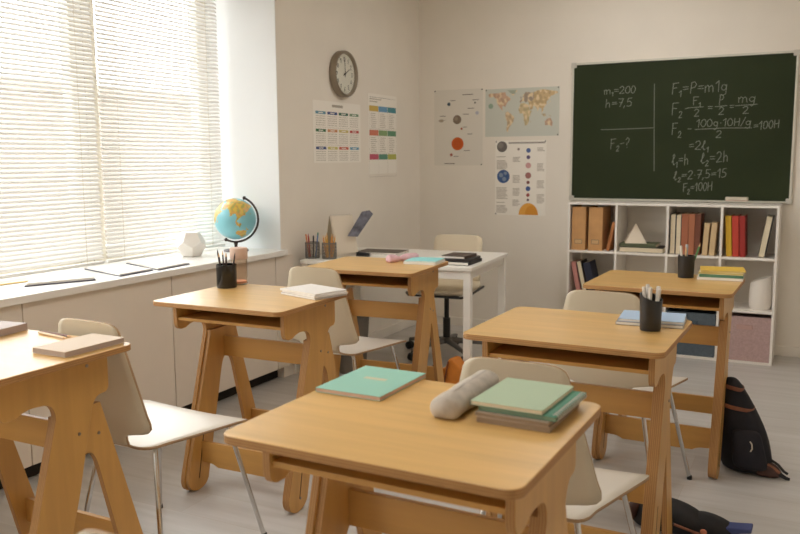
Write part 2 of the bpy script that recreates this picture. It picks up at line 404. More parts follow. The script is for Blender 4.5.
# ================================================================== SCHOOL CHAIRS
def interp(tab, s):
    for (a, va), (b, vb) in zip(tab, tab[1:]):
        if s <= b: return va + (vb - va) * (s - a) / (b - a) if b > a else vb
    return tab[-1][1]
def shell(name, rows, parent, curve):
    mb = MB(); nc = 13
    vs = []
    for (y, z, w, nx, nz) in rows:
        for j in range(nc):
            u = -1 + 2 * j / (nc - 1); c = curve * (u * w) ** 2
            vs.append((u * w, y + nx * c, z + nz * c))
    fs = [(i * nc + j, i * nc + j + 1, (i + 1) * nc + j + 1, (i + 1) * nc + j) for i in range(len(rows) - 1) for j in range(nc - 1)]
    mb.add(vs, fs)
    o = mb.build(name, [M_CHAIR_SEAT if name == 'seat' else M_CHAIR, M_CHAIR_RIM], parent, angle=60)
    so = o.modifiers.new('ply', 'SOLIDIFY'); so.thickness = .009; so.offset = 0; so.material_offset_rim = 1
    return o
def make_chair():
    t = thing('school_chair', '', 'chair', group='white shell school chairs')
    seat = []
    for y, z, w in [(.212, .438, .195), (.210, .440, .225), (.200, .444, .243), (.18, .449, .250), (.14, .452, .246), (.05, .449, .218), (-.04, .446, .190), (-.10, .446, .174), (-.15, .447, .168), (-.175, .449, .160), (-.19, .451, .149), (-.20, .454, .135), (-.207, .458, .118), (-.213, .464, .105)]:
        seat.append((y, z, w, 0, 1))
    shell('seat', seat, t, .10)
    back = []
    for z, w in [(.464, .105), (.48, .104), (.495, .107), (.503, .118), (.508, .145), (.513, .178), (.52, .201), (.532, .213), (.55, .213), (.58, .203), (.65, .186), (.72, .168), (.78, .153), (.82, .142), (.838, .137), (.850, .130), (.858, .119), (.863, .104), (.8655, .085), (.8665, .05)]:
        s = (z - .464) / .40
        y = -.213 - .010 * min(1, s * 6) - .040 * s
        back.append((y, z, w, 1, 0))
    shell('backrest', back, t, .35)
    for sx in (-1, 1):
        for (p, nm) in [([(.10, .12, .437), (.155, .165, .436), (.172, .18, .420), (.262, .250, .006)], 'front'), ([(.07, -.08, .433), (.115, -.115, .432), (.13, -.125, .415), (.205, -.185, .006)], 'rear')]:
            P = [Vector((sx * a, b, c)) for a, b, c in p]
            path = [P[0], P[1], P[1].lerp(P[2], .3) + Vector((sx * .003, 0, .003)), P[2], P[2].lerp(P[3], .5), P[3]]
            lg = MB().tube(path, .0085, 10).build('leg', M_CHROME, t)
            MB().lathe([(.0105, 0), (.0105, .016), (.009, .018)], 10, c=(P[3].x, P[3].y, 0)).build('foot_cap', M_RUBBER, lg)
    fr = MB().tube([(-.10, .12, .437), (.10, .12, .437)], .0085, 8).tube([(-.07, -.08, .433), (.07, -.08, .433)], .0085, 8).tube([(-.06, .12, .437), (-.06, -.08, .433)], .007, 8).tube([(.06, .12, .437), (.06, -.08, .433)], .007, 8)
    fr.build('under_frame', M_CHROME, t)
    return t
CH = [('white shell chair pulled up to the desk with black pencil cup and jar', .938, -4.07, -.05),
      ('white shell chair behind the grey pencil case, pulled up to the blue notebook desk', 2.30, -3.985, -.02),
      ('white shell chair facing the desk by the bookcase, behind the black marker cup', 2.245, -2.83, -.02),
      ('white shell chair facing the desk with the pink pencil case', .880, -2.70, -.02),
      ('white shell chair at the front desk, only its backrest corner showing at bottom left', 2.190, -5.122, 0)]
c0 = make_chair()
for i, (lb, x, y, rz) in enumerate(CH):
    o = c0 if i == 0 else dup(c0, (x, y, 0), rz)
    o.location = (x, y, 0); o.rotation_euler = (0, 0, rz); o['label'] = lb

# ================================================================== BACK WALL: chalkboard
BX0, BX1, BZ0, BZ1 = 1.277, 2.757, 1.062, 2.036
board = thing('chalkboard', 'green chalkboard with chalk physics formulas in a light aluminium frame', 'chalkboard', ((BX0 + BX1) / 2, 0, BZ0))
bo = lambda x: x - (BX0 + BX1) / 2
M_BOARD = mat('board_green', (44, 52, 31), .55, var=.10, scale=(2.2, 2.2, 3.0), detail=4, spec=.15)
M_ALU = mat('board_aluminium', (206, 202, 190), .4, metal=.3)
MB().box((bo(BX0), -.018, 0), (bo(BX1), -.001, BZ1 - BZ0)).build('writing_surface', M_BOARD, board)
f = .016; W2 = (BX1 - BX0) / 2; HH = BZ1 - BZ0
fr = MB().box((-W2 - f, -.026, -f), (-W2, -.001, HH + f)).box((W2, -.026, -f), (W2 + f, -.001, HH + f)).box((-W2, -.026, HH), (W2, -.001, HH + f)).box((-W2, -.026, -f + .004), (W2, -.001, 0))
fr.build('frame', M_ALU, board, bevel=.002)
for sx in (-1, 1):
    for z in (0, HH): MB().box((sx * W2 - .019, -.028, z - .019), (sx * W2 + .019, -.019 if 0 else -.001, z + .019)).build('corner_cap', mat('corner_plastic', (196, 192, 182), .5), board, bevel=.003)
MB().box((-W2 + .03, -.075, -.0135), (W2 - .03, -.026, -.0085)).box((-W2 + .03, -.075, -.0135), (W2 - .03, -.071, -.002)).build('chalk_tray', M_ALU, board, bevel=.001)
# chalk handwriting: positions in metres on the board (u from left edge, v from bottom edge)
PX = 1.48 / 216.0
ST = []
def wr(text, u, v, h, sl=.08): ST.extend(strokes_of(text, u, v, h, sl, .02))
def wf(text, u0, u1, v, h, dv=0.0, sl=.06):
    q = strokes_of(text, 0, 0, h, sl, .03); wmax = max(p[0] for pl in q for p in pl); k = (u1 - u0) / wmax
    ST.extend([[(u0 + x * k, v + y + dv * x * k / (u1 - u0)) for x, y in pl] for pl in q])
wf('m_1=200', .220, .447, .756, .052); wf('h=7,5', .231, .425, .660, .058, .006)
ST.append([(.578, .814), (.586, .5), (.596, .201)]); ST.append([(.208, .502), (.4, .504), (.581, .508)])
wf('F_2-?', .274, .414, .360, .072, .01)
wf('F_1=P=m1g', .694, 1.058, .738, .074, .006)
wf('F_2', .699, .772, .595, .080); wf('-', .785, .812, .600, .08)
wf('F_1', .838, .892, .660, .052); ST.append([(.808, .640), (.913, .644)]); wf('2', .850, .884, .578, .052)
wf('=', .938, .972, .608, .060)
wf('P', 1.010, 1.042, .656, .066); ST.append([(.988, .642), (1.066, .647)]); wf('2', 1.010, 1.045, .586, .052)
wf('=', 1.078, 1.108, .612, .058)
wf('mg', 1.133, 1.240, .664, .060); ST.append([(1.116, .644), (1.256, .650)]); wf('2', 1.162, 1.202, .588, .050)
wf('F_2', .703, .772, .458, .078); wf('-', .808, .838, .466, .06)
wf('100g.10H/g', .866, 1.220, .506, .052, .004); ST.append([(.862, .490), (1.05, .496), (1.228, .493)]); wf('2', .998, 1.036, .430, .048)
wf('=100H', 1.236, 1.396, .478, .054, .012)
wf('=2l_1', .822, .956, .350, .062)
wf('l_1=h', .711, .823, .246, .074); wf('l_2=2h', .903, 1.082, .252, .072, .016)
wf('l_2=2.7,5=15', .726, 1.080, .138, .060, .022)
wf('F_2=100H', .794, .990, .054, .060, .014)
cw = MB(); ribbons(cw, ST, .0044, lambda u, v: (u - W2, -.0186, v))
cw.build('chalk_writing', mat('chalk', (138, 140, 128), .95, var=.35, scale=(220, 220, 220)), board, smooth=False)
t = thing('board_eraser', 'beige board eraser lying on the chalk tray under the board', 'eraser', (2.435, -.0485, BZ0 - .0084))
MB().prism(rrect(.145, .042, .008), lambda x, y: (x, y, 0), lambda x, y: (x, y, .012)).build('felt_pad', mat('eraser_felt', (206, 180, 168), .95), t)
MB().prism(rrect(.145, .042, .008), lambda x, y: (x, y, .012), lambda x, y: (x, y, .034)).build('handle', mat('eraser_body', (206, 196, 178), .6), t, bevel=.004)

# ================================================================== BOOKCASE
SX0, SD, SH, PIT, TH = 1.3426, .334, 1.048, .344, .016
bc = thing('bookcase', 'white cube bookcase with twelve compartments below the chalkboard', 'bookcase', (SX0 + 2 * PIT, -SD / 2 - .018, 0))
bxo = lambda x: x - (SX0 + 2 * PIT)
yF, yB = -SD / 2, SD / 2
for i in range(5):
    x = SX0 + PIT * i
    x0 = x - (0 if i == 0 else TH / 2 if i < 4 else TH)
    z0, z1 = (0, SH) if i in (0, 4) else (TH, SH - TH)
    MB().box((bxo(x0), yF, z0), (bxo(x0 + TH), yB, z1)).build('side_board' if i in (0, 4) else 'divider', M_SHELF, bc, bevel=.001)
ZS = [0, .341, .690, SH - TH]
xl, xr = SX0 + TH, SX0 + 4 * PIT - TH
for i, z in enumerate(ZS):
    if i in (0, 3): MB().box((bxo(xl), yF, z), (bxo(xr), yB, z + TH)).build('top_board' if i == 3 else 'bottom_board', M_SHELF, bc, bevel=.001)
    else:
        for c in range(4):
            a = SX0 + PIT * c + (TH if c == 0 else TH / 2); b = SX0 + PIT * (c + 1) - (TH if c == 3 else TH / 2)
            MB().box((bxo(a), yF, z), (bxo(b), yB, z + TH)).build('shelf', M_SHELF, bc, bevel=.001)
F0, F1, F2 = TH, .341 + TH, .690 + TH
YF = -SD - .018                                         # front plane of the bookcase

def book_upright(label, x, z, th, h, d, cover, lean=0.0, pages_out=False, group=None, yfront=None, pivot=1, name='book', pages=None):
    """a standing book; pages_out shows its page block to the room; lean in radians about y (+ leans right)"""
    yf = (YF + .03) if yfront is None else yfront
    t = thing(name, label, 'book', (x, yf + d / 2, z + .0006 + abs(math.sin(lean)) * 0.0), 0, group)
    t.rotation_euler = (0, lean, 0)
    x0, x1 = (0, th) if lean >= 0 else (-th, 0)
    # pivot at the lower corner on the side it leans towards, so it rests on the shelf
    if lean > 0: x0, x1 = -th, 0
    if lean < 0: x0, x1 = 0, th
    c = .0028
    cv = MB().box((x0, -d / 2, 0), (x0 + c, d / 2, h)).box((x1 - c, -d / 2, 0), (x1, d / 2, h))
    if pages_out: cv.box((x0 + c, d / 2 - c, 0), (x1 - c, d / 2, h))
    else: cv.box((x0 + c, -d / 2, 0), (x1 - c, -d / 2 + c, h))
    cv.build('cover', cover, t, bevel=.0008)
    MB().box((x0 + c, -d / 2 + (.003 if pages_out else c), .003), (x1 - c, d / 2 - (c if pages_out else .003), h - .003)).build('pages', pages or M_PAGES, t)
    return t

# row 1, cell 1: magazine files and leaning book
M_KRAFT = mat('kraft_card', (198, 150, 98), .75, var=.05, scale=(20, 20, 20)); M_LBL = mat('label_frame', (140, 122, 100), .4, metal=.8)
mf = None
def magazine_file(x, label):
    t = thing('magazine_file', label, 'magazine file', (x, YF + .02 + .125, F2 + .0005), 0, 'cardboard magazine files')
    w, d, h = .098, .25, .308; th = .003
    MB().box((-w / 2, -d / 2, 0), (w / 2, -d / 2 + th, h)).box((-w / 2, -d / 2 + th, 0), (-w / 2 + th, d / 2, h)).box((w / 2 - th, -d / 2 + th, 0), (w / 2, d / 2, h)).box((-w / 2 + th, -d / 2 + th, 0), (w / 2 - th, d / 2, th)).box((-w / 2 + th, d / 2 - th, th), (w / 2 - th, d / 2, h * .5)).build('body', M_KRAFT, t, bevel=.001)
    z = .062; fm = MB()
    for a, b in [((-.027, z - .016), (.027, z - .013)), ((-.027, z + .013), (.027, z + .016)), ((-.027, z - .013), (-.024, z + .013)), ((.024, z - .013), (.027, z + .013))]:
        fm.box((a[0], -d / 2 - .003, a[1]), (b[0], -d / 2 - .0002, b[1]))
    lf = fm.build('label_holder', M_LBL, t)
    MB().box((-.024, -d / 2 - .0008, z - .013), (.024, -d / 2 - .0002, z + .013)).build('label_card', mat('label_card', (206, 170, 124), .8), lf)
    return t
magazine_file(1.418, 'tan cardboard magazine file at the far left of the top shelf')
magazine_file(1.538, 'tan cardboard magazine file beside the leaning orange book')
book_upright('thin orange-brown book leaning on the divider beside the magazine files', 1.634, F2, .022, .205, .16, cm('cover_orange', (176, 112, 62)), lean=.20, group='books on the top shelf')
# row 1, cell 2
def flat_book(label, x, y, z, w, d, h, cover, pages, rz=0, cat='book', name='book', group=None, spine='left', soft=False):
    t = thing(name, label, cat, (x, y, z + .0004), rz, group)
    c = .0025 if not soft else .0012
    cv = MB().box((-w / 2, -d / 2, 0), (w / 2, d / 2, c)).box((-w / 2, -d / 2, h - c), (w / 2, d / 2, h))
    if spine == 'left': cv.box((-w / 2, -d / 2, c), (-w / 2 + c, d / 2, h - c))
    elif spine == 'right': cv.box((w / 2 - c, -d / 2, c), (w / 2, d / 2, h - c))
    elif spine == 'back': cv.box((-w / 2, d / 2 - c, c), (w / 2, d / 2, h - c))
    elif spine == 'front': cv.box((-w / 2, -d / 2, c), (w / 2, -d / 2 + c, h - c))
    cv.build('cover', cover, t, bevel=.0008)
    i = .002 if not soft else .0008
    MB().box((-w / 2 + (c if spine == 'left' else i), -d / 2 + (c if spine == 'front' else i), c), (w / 2 - (c if spine == 'right' else i), d / 2 - (c if spine == 'back' else i), h - c)).build('pages', pages, t)
    return t
flat_book('dark-covered book lying at the bottom under the green book and pyramid', 1.855, YF + .12, F2, .295, .2, .036, cm('cover_charcoal', (50, 46, 42)), M_PAGES, rz=.02, group='books on the top shelf', spine='back')
flat_book('thin green book lying under the white pyramid', 1.832, YF + .12, F2 + .0365, .25, .18, .024, cm('cover_moss', (92, 98, 70)), M_PAGES, rz=-.02, group='books on the top shelf', spine='front')
py = MB(); b_ = .073
py.add([(-b_, -b_, 0), (b_, -b_, 0), (b_, b_, 0), (-b_, b_, 0), (0, 0, .137)], [(3, 2, 1, 0), (0, 1, 4), (1, 2, 4), (2, 3, 4), (3, 0, 4)])
o = tag(py.build('pyramid', mat('plaster_white', (226, 212, 192), .8), smooth=False, bevel=.002), 'white plaster pyramid standing on the green book in the bookcase', 'geometric solid')
o.location = (1.80, YF + .115, F2 + .0365 + .0245); o.rotation_euler = (0, 0, .25)
# row 1, cell 3
gB = 'books on the top shelf'
book_upright('cream-paged black book, first from the divider in the third compartment', 2.045, F2, .036, .272, .19, cm('cover_black', (34, 28, 36)), pages_out=True, group=gB)
book_upright('cream-paged black book standing second, against the brown books', 2.083, F2, .034, .270, .19, MATS['cover_black'], pages_out=True, group=gB)
book_upright('terracotta brown book, leftmost of the three brown spines', 2.119, F2, .044, .274, .2, cm('cover_terracotta', (166, 100, 70)), group=gB)
book_upright('lighter brown book between two brown spines', 2.165, F2, .038, .276, .2, cm('cover_tan_red', (172, 108, 76)), group=gB)
book_upright('dark reddish-brown book, rightmost of the brown spines', 2.205, F2, .036, .276, .2, cm('cover_mahogany', (116, 66, 46)), group=gB)
book_upright('cream book leaning right, nearer the brown spines', 2.288, F2, .034, .215, .15, cm('cover_cream', (206, 178, 136)), lean=.05, group=gB)
book_upright('cream book leaning right, second from the brown spines', 2.332, F2, .034, .220, .15, MATS['cover_cream'], lean=.06, group=gB)
# row 1, cell 4
book_upright('yellow book leaning left on the divider beside two red books', 2.408, F2, .036, .268, .18, cm('cover_yellow', (206, 164, 40)), lean=-.06, group=gB)
book_upright('bright red book next to the yellow book', 2.447, F2, .040, .270, .19, cm('cover_red', (190, 62, 46)), lean=-.05, group=gB)
book_upright('darker red book, right of the bright red one', 2.490, F2, .036, .270, .19, cm('cover_red_dark', (160, 42, 34)), lean=-.045, group=gB)
book_upright('black book with cream pages leaning on the right side of the bookcase', 2.640, F2, .040, .272, .16, cm('cover_ink', (38, 32, 36)), lean=.155, pages_out=True, group=gB)
# row 2
gB2 = 'books on the middle shelf'
book_upright('dusty pink book leaning left at the end of the middle shelf', 1.418, F1, .032, .262, .17, cm('cover_pink', (192, 132, 124)), lean=-.20, group=gB2)
book_upright('cream-paged dark book leaning left beside the pink book', 1.462, F1, .034, .268, .17, cm('cover_espresso', (58, 44, 36)), lean=-.22, pages_out=True, group=gB2)
book_upright('navy blue book leaning left, last of the three leaning books', 1.510, F1, .050, .262, .17, cm('cover_navy', (34, 38, 58)), lean=-.23, group=gB2)
va = MB()
seg = 28; prof = [(.060, 0), (.068, .02), (.071, .07), (.070, .12), (.066, .17)]
rings = []
for r, z in prof + [(.062, .2)]:
    rings.append([(r * math.cos(2 * PI * k / seg), r * math.sin(2 * PI * k / seg), z + (max(0, z - .12) / .08) * .022 * math.cos(2 * PI * k / seg)) for k in range(seg)])
for r, z in [(.054, .195), (.058, .12), (.058, .02)]:
    rings.append([(r * math.cos(2 * PI * k / seg), r * math.sin(2 * PI * k / seg), z + (max(0, z - .12) / .08) * .022 * math.cos(2 * PI * k / seg)) for k in range(seg)])
va.rings(rings)
o = tag(va.build('vase', mat('vase_white', (230, 222, 212), .5)), 'white vase with slanted rim on the middle shelf above the pink box', 'vase'); o.location = (2.625, YF + .11, F1 + .0005)
# row 3: storage boxes
def storage_box(x, label, m, m2):
    t = thing('storage_box', label, 'storage box', (x, YF + .01 + .15, F0 + .0006), 0, 'fabric storage boxes')
    w, d, h = .316, .30, .298; th = .004
    MB().box((-w / 2, -d / 2, 0), (w / 2, -d / 2 + th, h)).box((-w / 2, d / 2 - th, 0), (w / 2, d / 2, h)).box((-w / 2, -d / 2 + th, 0), (-w / 2 + th, d / 2 - th, h)).box((w / 2 - th, -d / 2 + th, 0), (w / 2, d / 2 - th, h)).box((-w / 2 + th, -d / 2 + th, 0), (w / 2 - th, d / 2 - th, th)).build('body', m, t, bevel=.002)
    MB().box((-.05, -d / 2 - .006, h - .085), (.05, -d / 2 - .0002, h - .055)).build('handle', m2, t, bevel=.002)
    return t
storage_box(SX0 + PIT * 2.5, 'slate blue fabric storage box on the bottom shelf', mat('fabric_slate', (88, 98, 106), .95, var=.12, scale=(90, 90, 90), bump=.2), mat('fabric_slate_tab', (74, 84, 92), .95))
storage_box(SX0 + PIT * 3.5 - .002, 'dusty pink fabric storage box on the bottom shelf', mat('fabric_rose', (182, 154, 150), .95, var=.10, scale=(90, 90, 90), bump=.2), mat('fabric_rose_tab', (186, 152, 144), .95))

# ================================================================== WALL CHARTS
def in_poly(x, y, P):
    c = False; j = len(P) - 1
    for i in range(len(P)):
        if (P[i][1] > y) != (P[j][1] > y) and x < (P[j][0] - P[i][0]) * (y - P[i][1]) / (P[j][1] - P[i][1]) + P[i][0]: c = not c
        j = i
    return c
LAND = {
 'na': [(-168, 66), (-156, 71), (-125, 70), (-95, 72), (-80, 73), (-78, 62), (-60, 56), (-54, 48), (-66, 44), (-75, 36), (-81, 26), (-90, 30), (-97, 26), (-95, 17), (-83, 9), (-92, 14), (-106, 22), (-116, 31), (-124, 42), (-125, 50), (-140, 60), (-160, 57)],
 'gl': [(-70, 77), (-40, 83), (-20, 76), (-30, 68), (-44, 60), (-54, 68)],
 'sa': [(-80, 8), (-70, 12), (-52, 4), (-35, -7), (-40, -20), (-52, -32), (-62, -40), (-68, -54), (-74, -48), (-71, -20), (-81, -5)],
 'af': [(-16, 14), (-6, 35), (10, 37), (32, 31), (43, 12), (51, 11), (40, -6), (40, -18), (30, -32), (18, -34), (12, -16), (9, 4), (-8, 5)],
 'eu': [(-10, 36), (-9, 44), (0, 49), (8, 56), (5, 61), (18, 70), (30, 71), (45, 67), (60, 69), (60, 48), (48, 42), (40, 42), (28, 41), (22, 37), (14, 41), (4, 42)],
 'uk': [(-5, 50), (1, 52), (-3, 58), (-6, 55)],
 'as': [(60, 69), (75, 73), (105, 77), (140, 72), (170, 69), (178, 65), (160, 60), (140, 54), (130, 43), (122, 39), (121, 30), (108, 20), (105, 10), (100, 3), (97, 17), (88, 22), (80, 9), (73, 19), (66, 25), (57, 26), (58, 20), (45, 13), (35, 30), (36, 37), (28, 40), (40, 42), (48, 42), (60, 48)],
 'jp': [(130, 32), (140, 36), (144, 44), (139, 38)], 'id': [(96, 4), (106, -6), (118, -8), (118, 3), (110, 1)], 'ng': [(131, -1), (150, -9), (140, -8)],
 'au': [(114, -22), (122, -17), (131, -12), (142, -12), (153, -27), (149, -38), (138, -34), (116, -34)], 'mg': [(44, -24), (49, -14), (48, -24)], 'nz': [(168, -46), (176, -38), (174, -42)],
}
def land_at(lo, la):
    for k, P in LAND.items():
        if in_poly(lo, la, P): return k
    return None
class Chart:
    """a paper chart on a wall, drawn in a (u right, v up) frame"""
    def __init__(s, name, label, u0, v0, w, h, wall, paper):
        s.mb = MB(); s.wall = wall; s.w = w; s.h = h; s.mats = [paper]; s.idx = {}; s.lay = 0
        s.t = thing(name, label, 'poster', (u0 + w / 2, -.0012, v0) if wall == 'back' else (.0012, u0 + w / 2, v0), 0, 'wall charts')
        s.sheet = MB()
        s.sheet_pts = (w, h); s.paper = paper
    def P(s, u, v, d=0):
        d = d * .00035
        return (u - s.w / 2, -.0009 - d, v) if s.wall == 'back' else (.0009 + d, u - s.w / 2, v)
    def m(s, m):
        if m not in s.idx: s.idx[m] = len(s.idx)
        return s.idx[m]
    def rect(s, u0, v0, u1, v1, m, d=1): s.mb.add([s.P(u0, v0, d), s.P(u1, v0, d), s.P(u1, v1, d), s.P(u0, v1, d)], [(0, 1, 2, 3)], s.m(m))
    def disc(s, u, v, r, m, d=1, n=20, ry=None): s.mb.add([s.P(u + r * math.cos(2 * PI * k / n), v + (ry or r) * math.sin(2 * PI * k / n), d) for k in range(n)], [tuple(range(n))], s.m(m))
    def poly(s, pts, m, d=1): s.mb.add([s.P(u, v, d) for u, v in pts], [tuple(range(len(pts)))], s.m(m))
    def lines(s, u0, v0, w, n, step, m, th=.0022):
        for i in range(n): s.rect(u0, v0 - i * step - th, u0 + w * random.uniform(.72, 1), v0 - i * step, m)
    def done(s, pins=None):
        w, h = s.w, s.h; b = MB(); n = 14
        # the sheet: a thin, very slightly wavy paper
        for side in (0, 1):
            pass
        A = s.P(0, 0, -1); 
        if s.wall == 'back': b.box((-w / 2, -.0009, 0), (w / 2, .0011, h))
        else: b.box((-.0011, -w / 2, 0), (.0009, w / 2, h))
        b.build('sheet', s.paper, s.t)
        if s.mb.f:
            ms = [None] * len(s.idx)
            for m, i in s.idx.items(): ms[i] = m
            s.mb.build('print', ms, s.t, smooth=False)
        for (u, v) in pins or []:
            p = s.P(u, v, 0)
            M = Matrix.Translation(p) @ (Matrix.Rotation(PI / 2, 4, 'X') if s.wall == 'back' else Matrix.Rotation(PI / 2, 4, 'Y'))
            MB().lathe([(.005, 0), (.005, .003), (.002, .004)], 10, M=M).build('pin', M_BLACK, s.t)
M_INK = mat('ink_grey', (120, 112, 104), .9); M_INK_L = mat('ink_pale', (176, 168, 156), .9); M_INK_D = mat('ink_dark', (78, 72, 70), .9)
M_SHEET = mat('chart_paper', (240, 235, 226), .7); M_SHEET_G = mat('chart_paper_grey', (222, 216, 205), .65)
def pc(n, c): return mat('print_' + n, c, .8)
# calendars on the window wall
c1 = Chart('wall_calendar', 'wide paper year calendar with coloured month headers under the clock', -1.590, 1.338, .616, .405, 'left', M_SHEET)
c1.rect(.235, .368, .375, .385, M_INK_L)
hc = [['teal', (104, 150, 168)], ['navy', (66, 82, 130)], ['forest', (66, 108, 88)], ['sage', (120, 150, 120)], ['green', (60, 110, 74)], ['orange', (206, 144, 100)], ['sand', (206, 190, 122)], ['red', (190, 84, 80)], ['indigo', (78, 90, 132)], ['lime', (206, 196, 120)], ['coral', (204, 108, 90)], ['sky', (112, 160, 186)]]
for i in range(12):
    r, c = divmod(i, 4); u = .03 + c * .145; v = .318 - r * .115
    c1.rect(u, v, u + .125, v + .018, pc('cal_' + hc[i][0], hc[i][1]))
    c1.rect(u + .035, v + .006, u + .09, v + .012, M_SHEET, 2)
    for k in range(5):
        for q in range(7): c1.rect(u + .004 + q * .0172, v - .016 - k * .0145, u + .013 + q * .0172, v - .010 - k * .0145, M_INK_L)
for r in range(1, 3): c1.rect(.02, .318 - r * .115 + .028, .596, .318 - r * .115 + .0295, M_INK_L)
c1.done()
c2 = Chart('timetable_poster', 'narrow paper timetable with three rows of coloured headings near the corner', -.860, 1.252, .450, .582, 'left', M_SHEET)
c2.rect(.02, .540, .20, .546, M_INK_L); c2.rect(.02, .522, .14, .528, M_INK_L); c2.rect(.02, .556, .43, .558, M_INK_D)
tc = [[(206, 176, 92), (112, 160, 196), (80, 140, 150)], [(204, 124, 100), (138, 166, 116), (104, 150, 118)], [(186, 88, 108), (92, 142, 122), (178, 178, 92)]]
for r in range(3):
    v = .455 - r * .175
    for c in range(3):
        u = .015 + c * .142
        c2.rect(u, v, u + .138, v + .040, pc('tt_%d%d' % (r, c), tc[r][c]))
        if r < 2: c2.lines(u + .02, v - .014, .095, 8, .014, M_INK_L, .0035)
    for c in range(4): c2.rect(.013 + c * .142, v - .125, .0145 + c * .142, v, M_INK_L)
    c2.rect(.013, v - .127, .44, v - .125, M_INK_L)
c2.done()
# posters on the back wall
GP = M_SHEET_G
p1 = Chart('solar_system_poster', 'grey poster of scattered planets with an orange sun, nearest the corner', .134, 1.306, .418, .598, 'back', GP)
p1.rect(.245, .552, .335, .558, M_INK); 
p1.disc(.128, .485, .014, pc('deep_blue', (60, 78, 92))); p1.rect(.14, .51, .185, .515, M_INK)
p1.disc(.352, .49, .007, M_INK_D); p1.rect(.33, .51, .385, .515, M_INK)
p1.disc(.20, .362, .036, pc('mercury', (128, 112, 96))); p1.disc(.192, .37, .016, pc('mercury_lit', (150, 134, 116)), 2); p1.rect(.25, .40, .30, .405, M_INK)
p1.poly([(.015, .345), (.05, .352), (.11, .366), (.075, .355)], M_INK_D); p1.disc(.062, .356, .022, pc('saturn', (170, 158, 138)), 2, ry=.012); p1.rect(.05, .39, .10, .395, M_INK)
p1.disc(.37, .41, .014, pc('ice', (186, 186, 196))); p1.rect(.29, .445, .345, .450, M_INK)
p1.disc(.238, .29, .009, pc('mars', (166, 86, 56))); p1.rect(.25, .30, .285, .305, M_INK); p1.rect(.29, .245, .33, .25, M_INK)
p1.disc(.204, .172, .052, pc('sun', (206, 100, 36)), n=28); p1.disc(.204, .172, .040, pc('sun_core', (196, 88, 30)), 2, n=28); p1.rect(.26, .115, .31, .12, M_INK)
p1.disc(.15, .085, .012, pc('mars2', (160, 80, 60))); p1.rect(.17, .07, .215, .075, M_INK); p1.rect(.09, .012, .18, .018, M_INK)
p1.done([(.41, .008), (.008, .59), (.41, .59)])
mp_ = Chart('world_map', 'pale blue-grey world map with sand coloured continents, above the planet chart', .573, 1.528, .591, .365, 'back', mat('map_sea', (202, 204, 194), .7))
mc = {'na': (206, 172, 146), 'gl': (168, 176, 158), 'sa': (202, 178, 144), 'af': (204, 186, 146), 'eu': (176, 158, 142), 'uk': (176, 158, 142), 'as': (204, 178, 136), 'jp': (190, 170, 140), 'id': (190, 176, 146), 'ng': (190, 176, 146), 'au': (204, 172, 148), 'mg': (190, 176, 146), 'nz': (190, 176, 146)}
NU, NV = 118, 70
for i in range(NU):
    for j in range(NV):
        lo = -175 + 350 * (i + .5) / NU; la = -62 + 140 * (j + .5) / NV
        k = land_at(lo, la)
        if k:
            g = noise.noise((lo * .07, la * .09, 1.0))
            cc = mc[k]; nm = 'map_' + k
            if g > .18: cc = tuple(int(x * .92) for x in cc); nm += '_dark'
            elif g < -.2: cc = (226, 206, 168); nm = 'map_light'
            mp_.rect(.012 + .567 * i / NU, .012 + .34 * j / NV, .012 + .567 * (i + 1) / NU, .012 + .34 * (j + 1) / NV, pc(nm, cc))
mp_.disc(.045, .235, .020, pc('map_inset', (150, 170, 150)))
mp_.done([(.583, .008), (.583, .357), (.008, .357)])
p3 = Chart('planet_facts_poster', 'white planet fact poster with grey, blue and yellow spheres below the map', .659, .920, .411, .577, 'back', M_SHEET)
for k in range(30): p3.rect(.11 + k * .0098, .552, .117 + k * .0098, .565, M_INK)
p3.disc(.055, .530, .042, pc('moon', (112, 106, 102)), n=26); p3.disc(.045, .540, .022, pc('moon_lit', (134, 128, 122)), 2)
p3.disc(.068, .300, .052, pc('earth', (64, 92, 140)), n=26)
for q in [(.05, .31, .018), (.085, .325, .014), (.075, .28, .017)]: p3.disc(q[0], q[1], q[2], pc('earth_cloud', (126, 142, 164)), 2, 9)
for (u, v, n) in [(.012, .455, 1), (.012, .425, 7), (.012, .215, 9), (.012, .10, 1), (.012, .075, 6), (.145, .45, 4), (.145, .31, 6), (.145, .21, 6), (.145, .12, 5), (.34, .52, 3), (.34, .40, 6), (.34, .27, 6), (.34, .165, 7)]: p3.lines(u, v, .062 if u > .1 else .095, n, .0105, M_INK_L, .005)
for (u, v, r, c) in [(.27, .50, .018, (84, 106, 160)), (.27, .448, .015, (100, 84, 120)), (.27, .385, .022, (206, 160, 160)), (.27, .308, .024, (160, 108, 104)), (.27, .255, .013, (120, 74, 70)), (.27, .207, .019, (76, 96, 148)), (.27, .158, .014, (170, 92, 82)), (.27, .12, .010, (100, 84, 90)), (.19, .51, .010, (150, 140, 134))]:
    p3.disc(u, v, r, pc('planet_%d' % int(v * 1000), c), n=18)
hs = [(.275 + .078 * math.cos(PI * k / 20), .004 + .092 * math.sin(PI * k / 20)) for k in range(21)]
p3.poly(hs, pc('big_sun', (224, 164, 72))); p3.poly([(.30 + .052 * math.cos(PI * k / 20), .004 + .075 * math.sin(PI * k / 20)) for k in range(21)], pc('big_sun_core', (214, 146, 52)), 2)
p3.done([(.008, .008), (.008, .569), (.403, .569)])

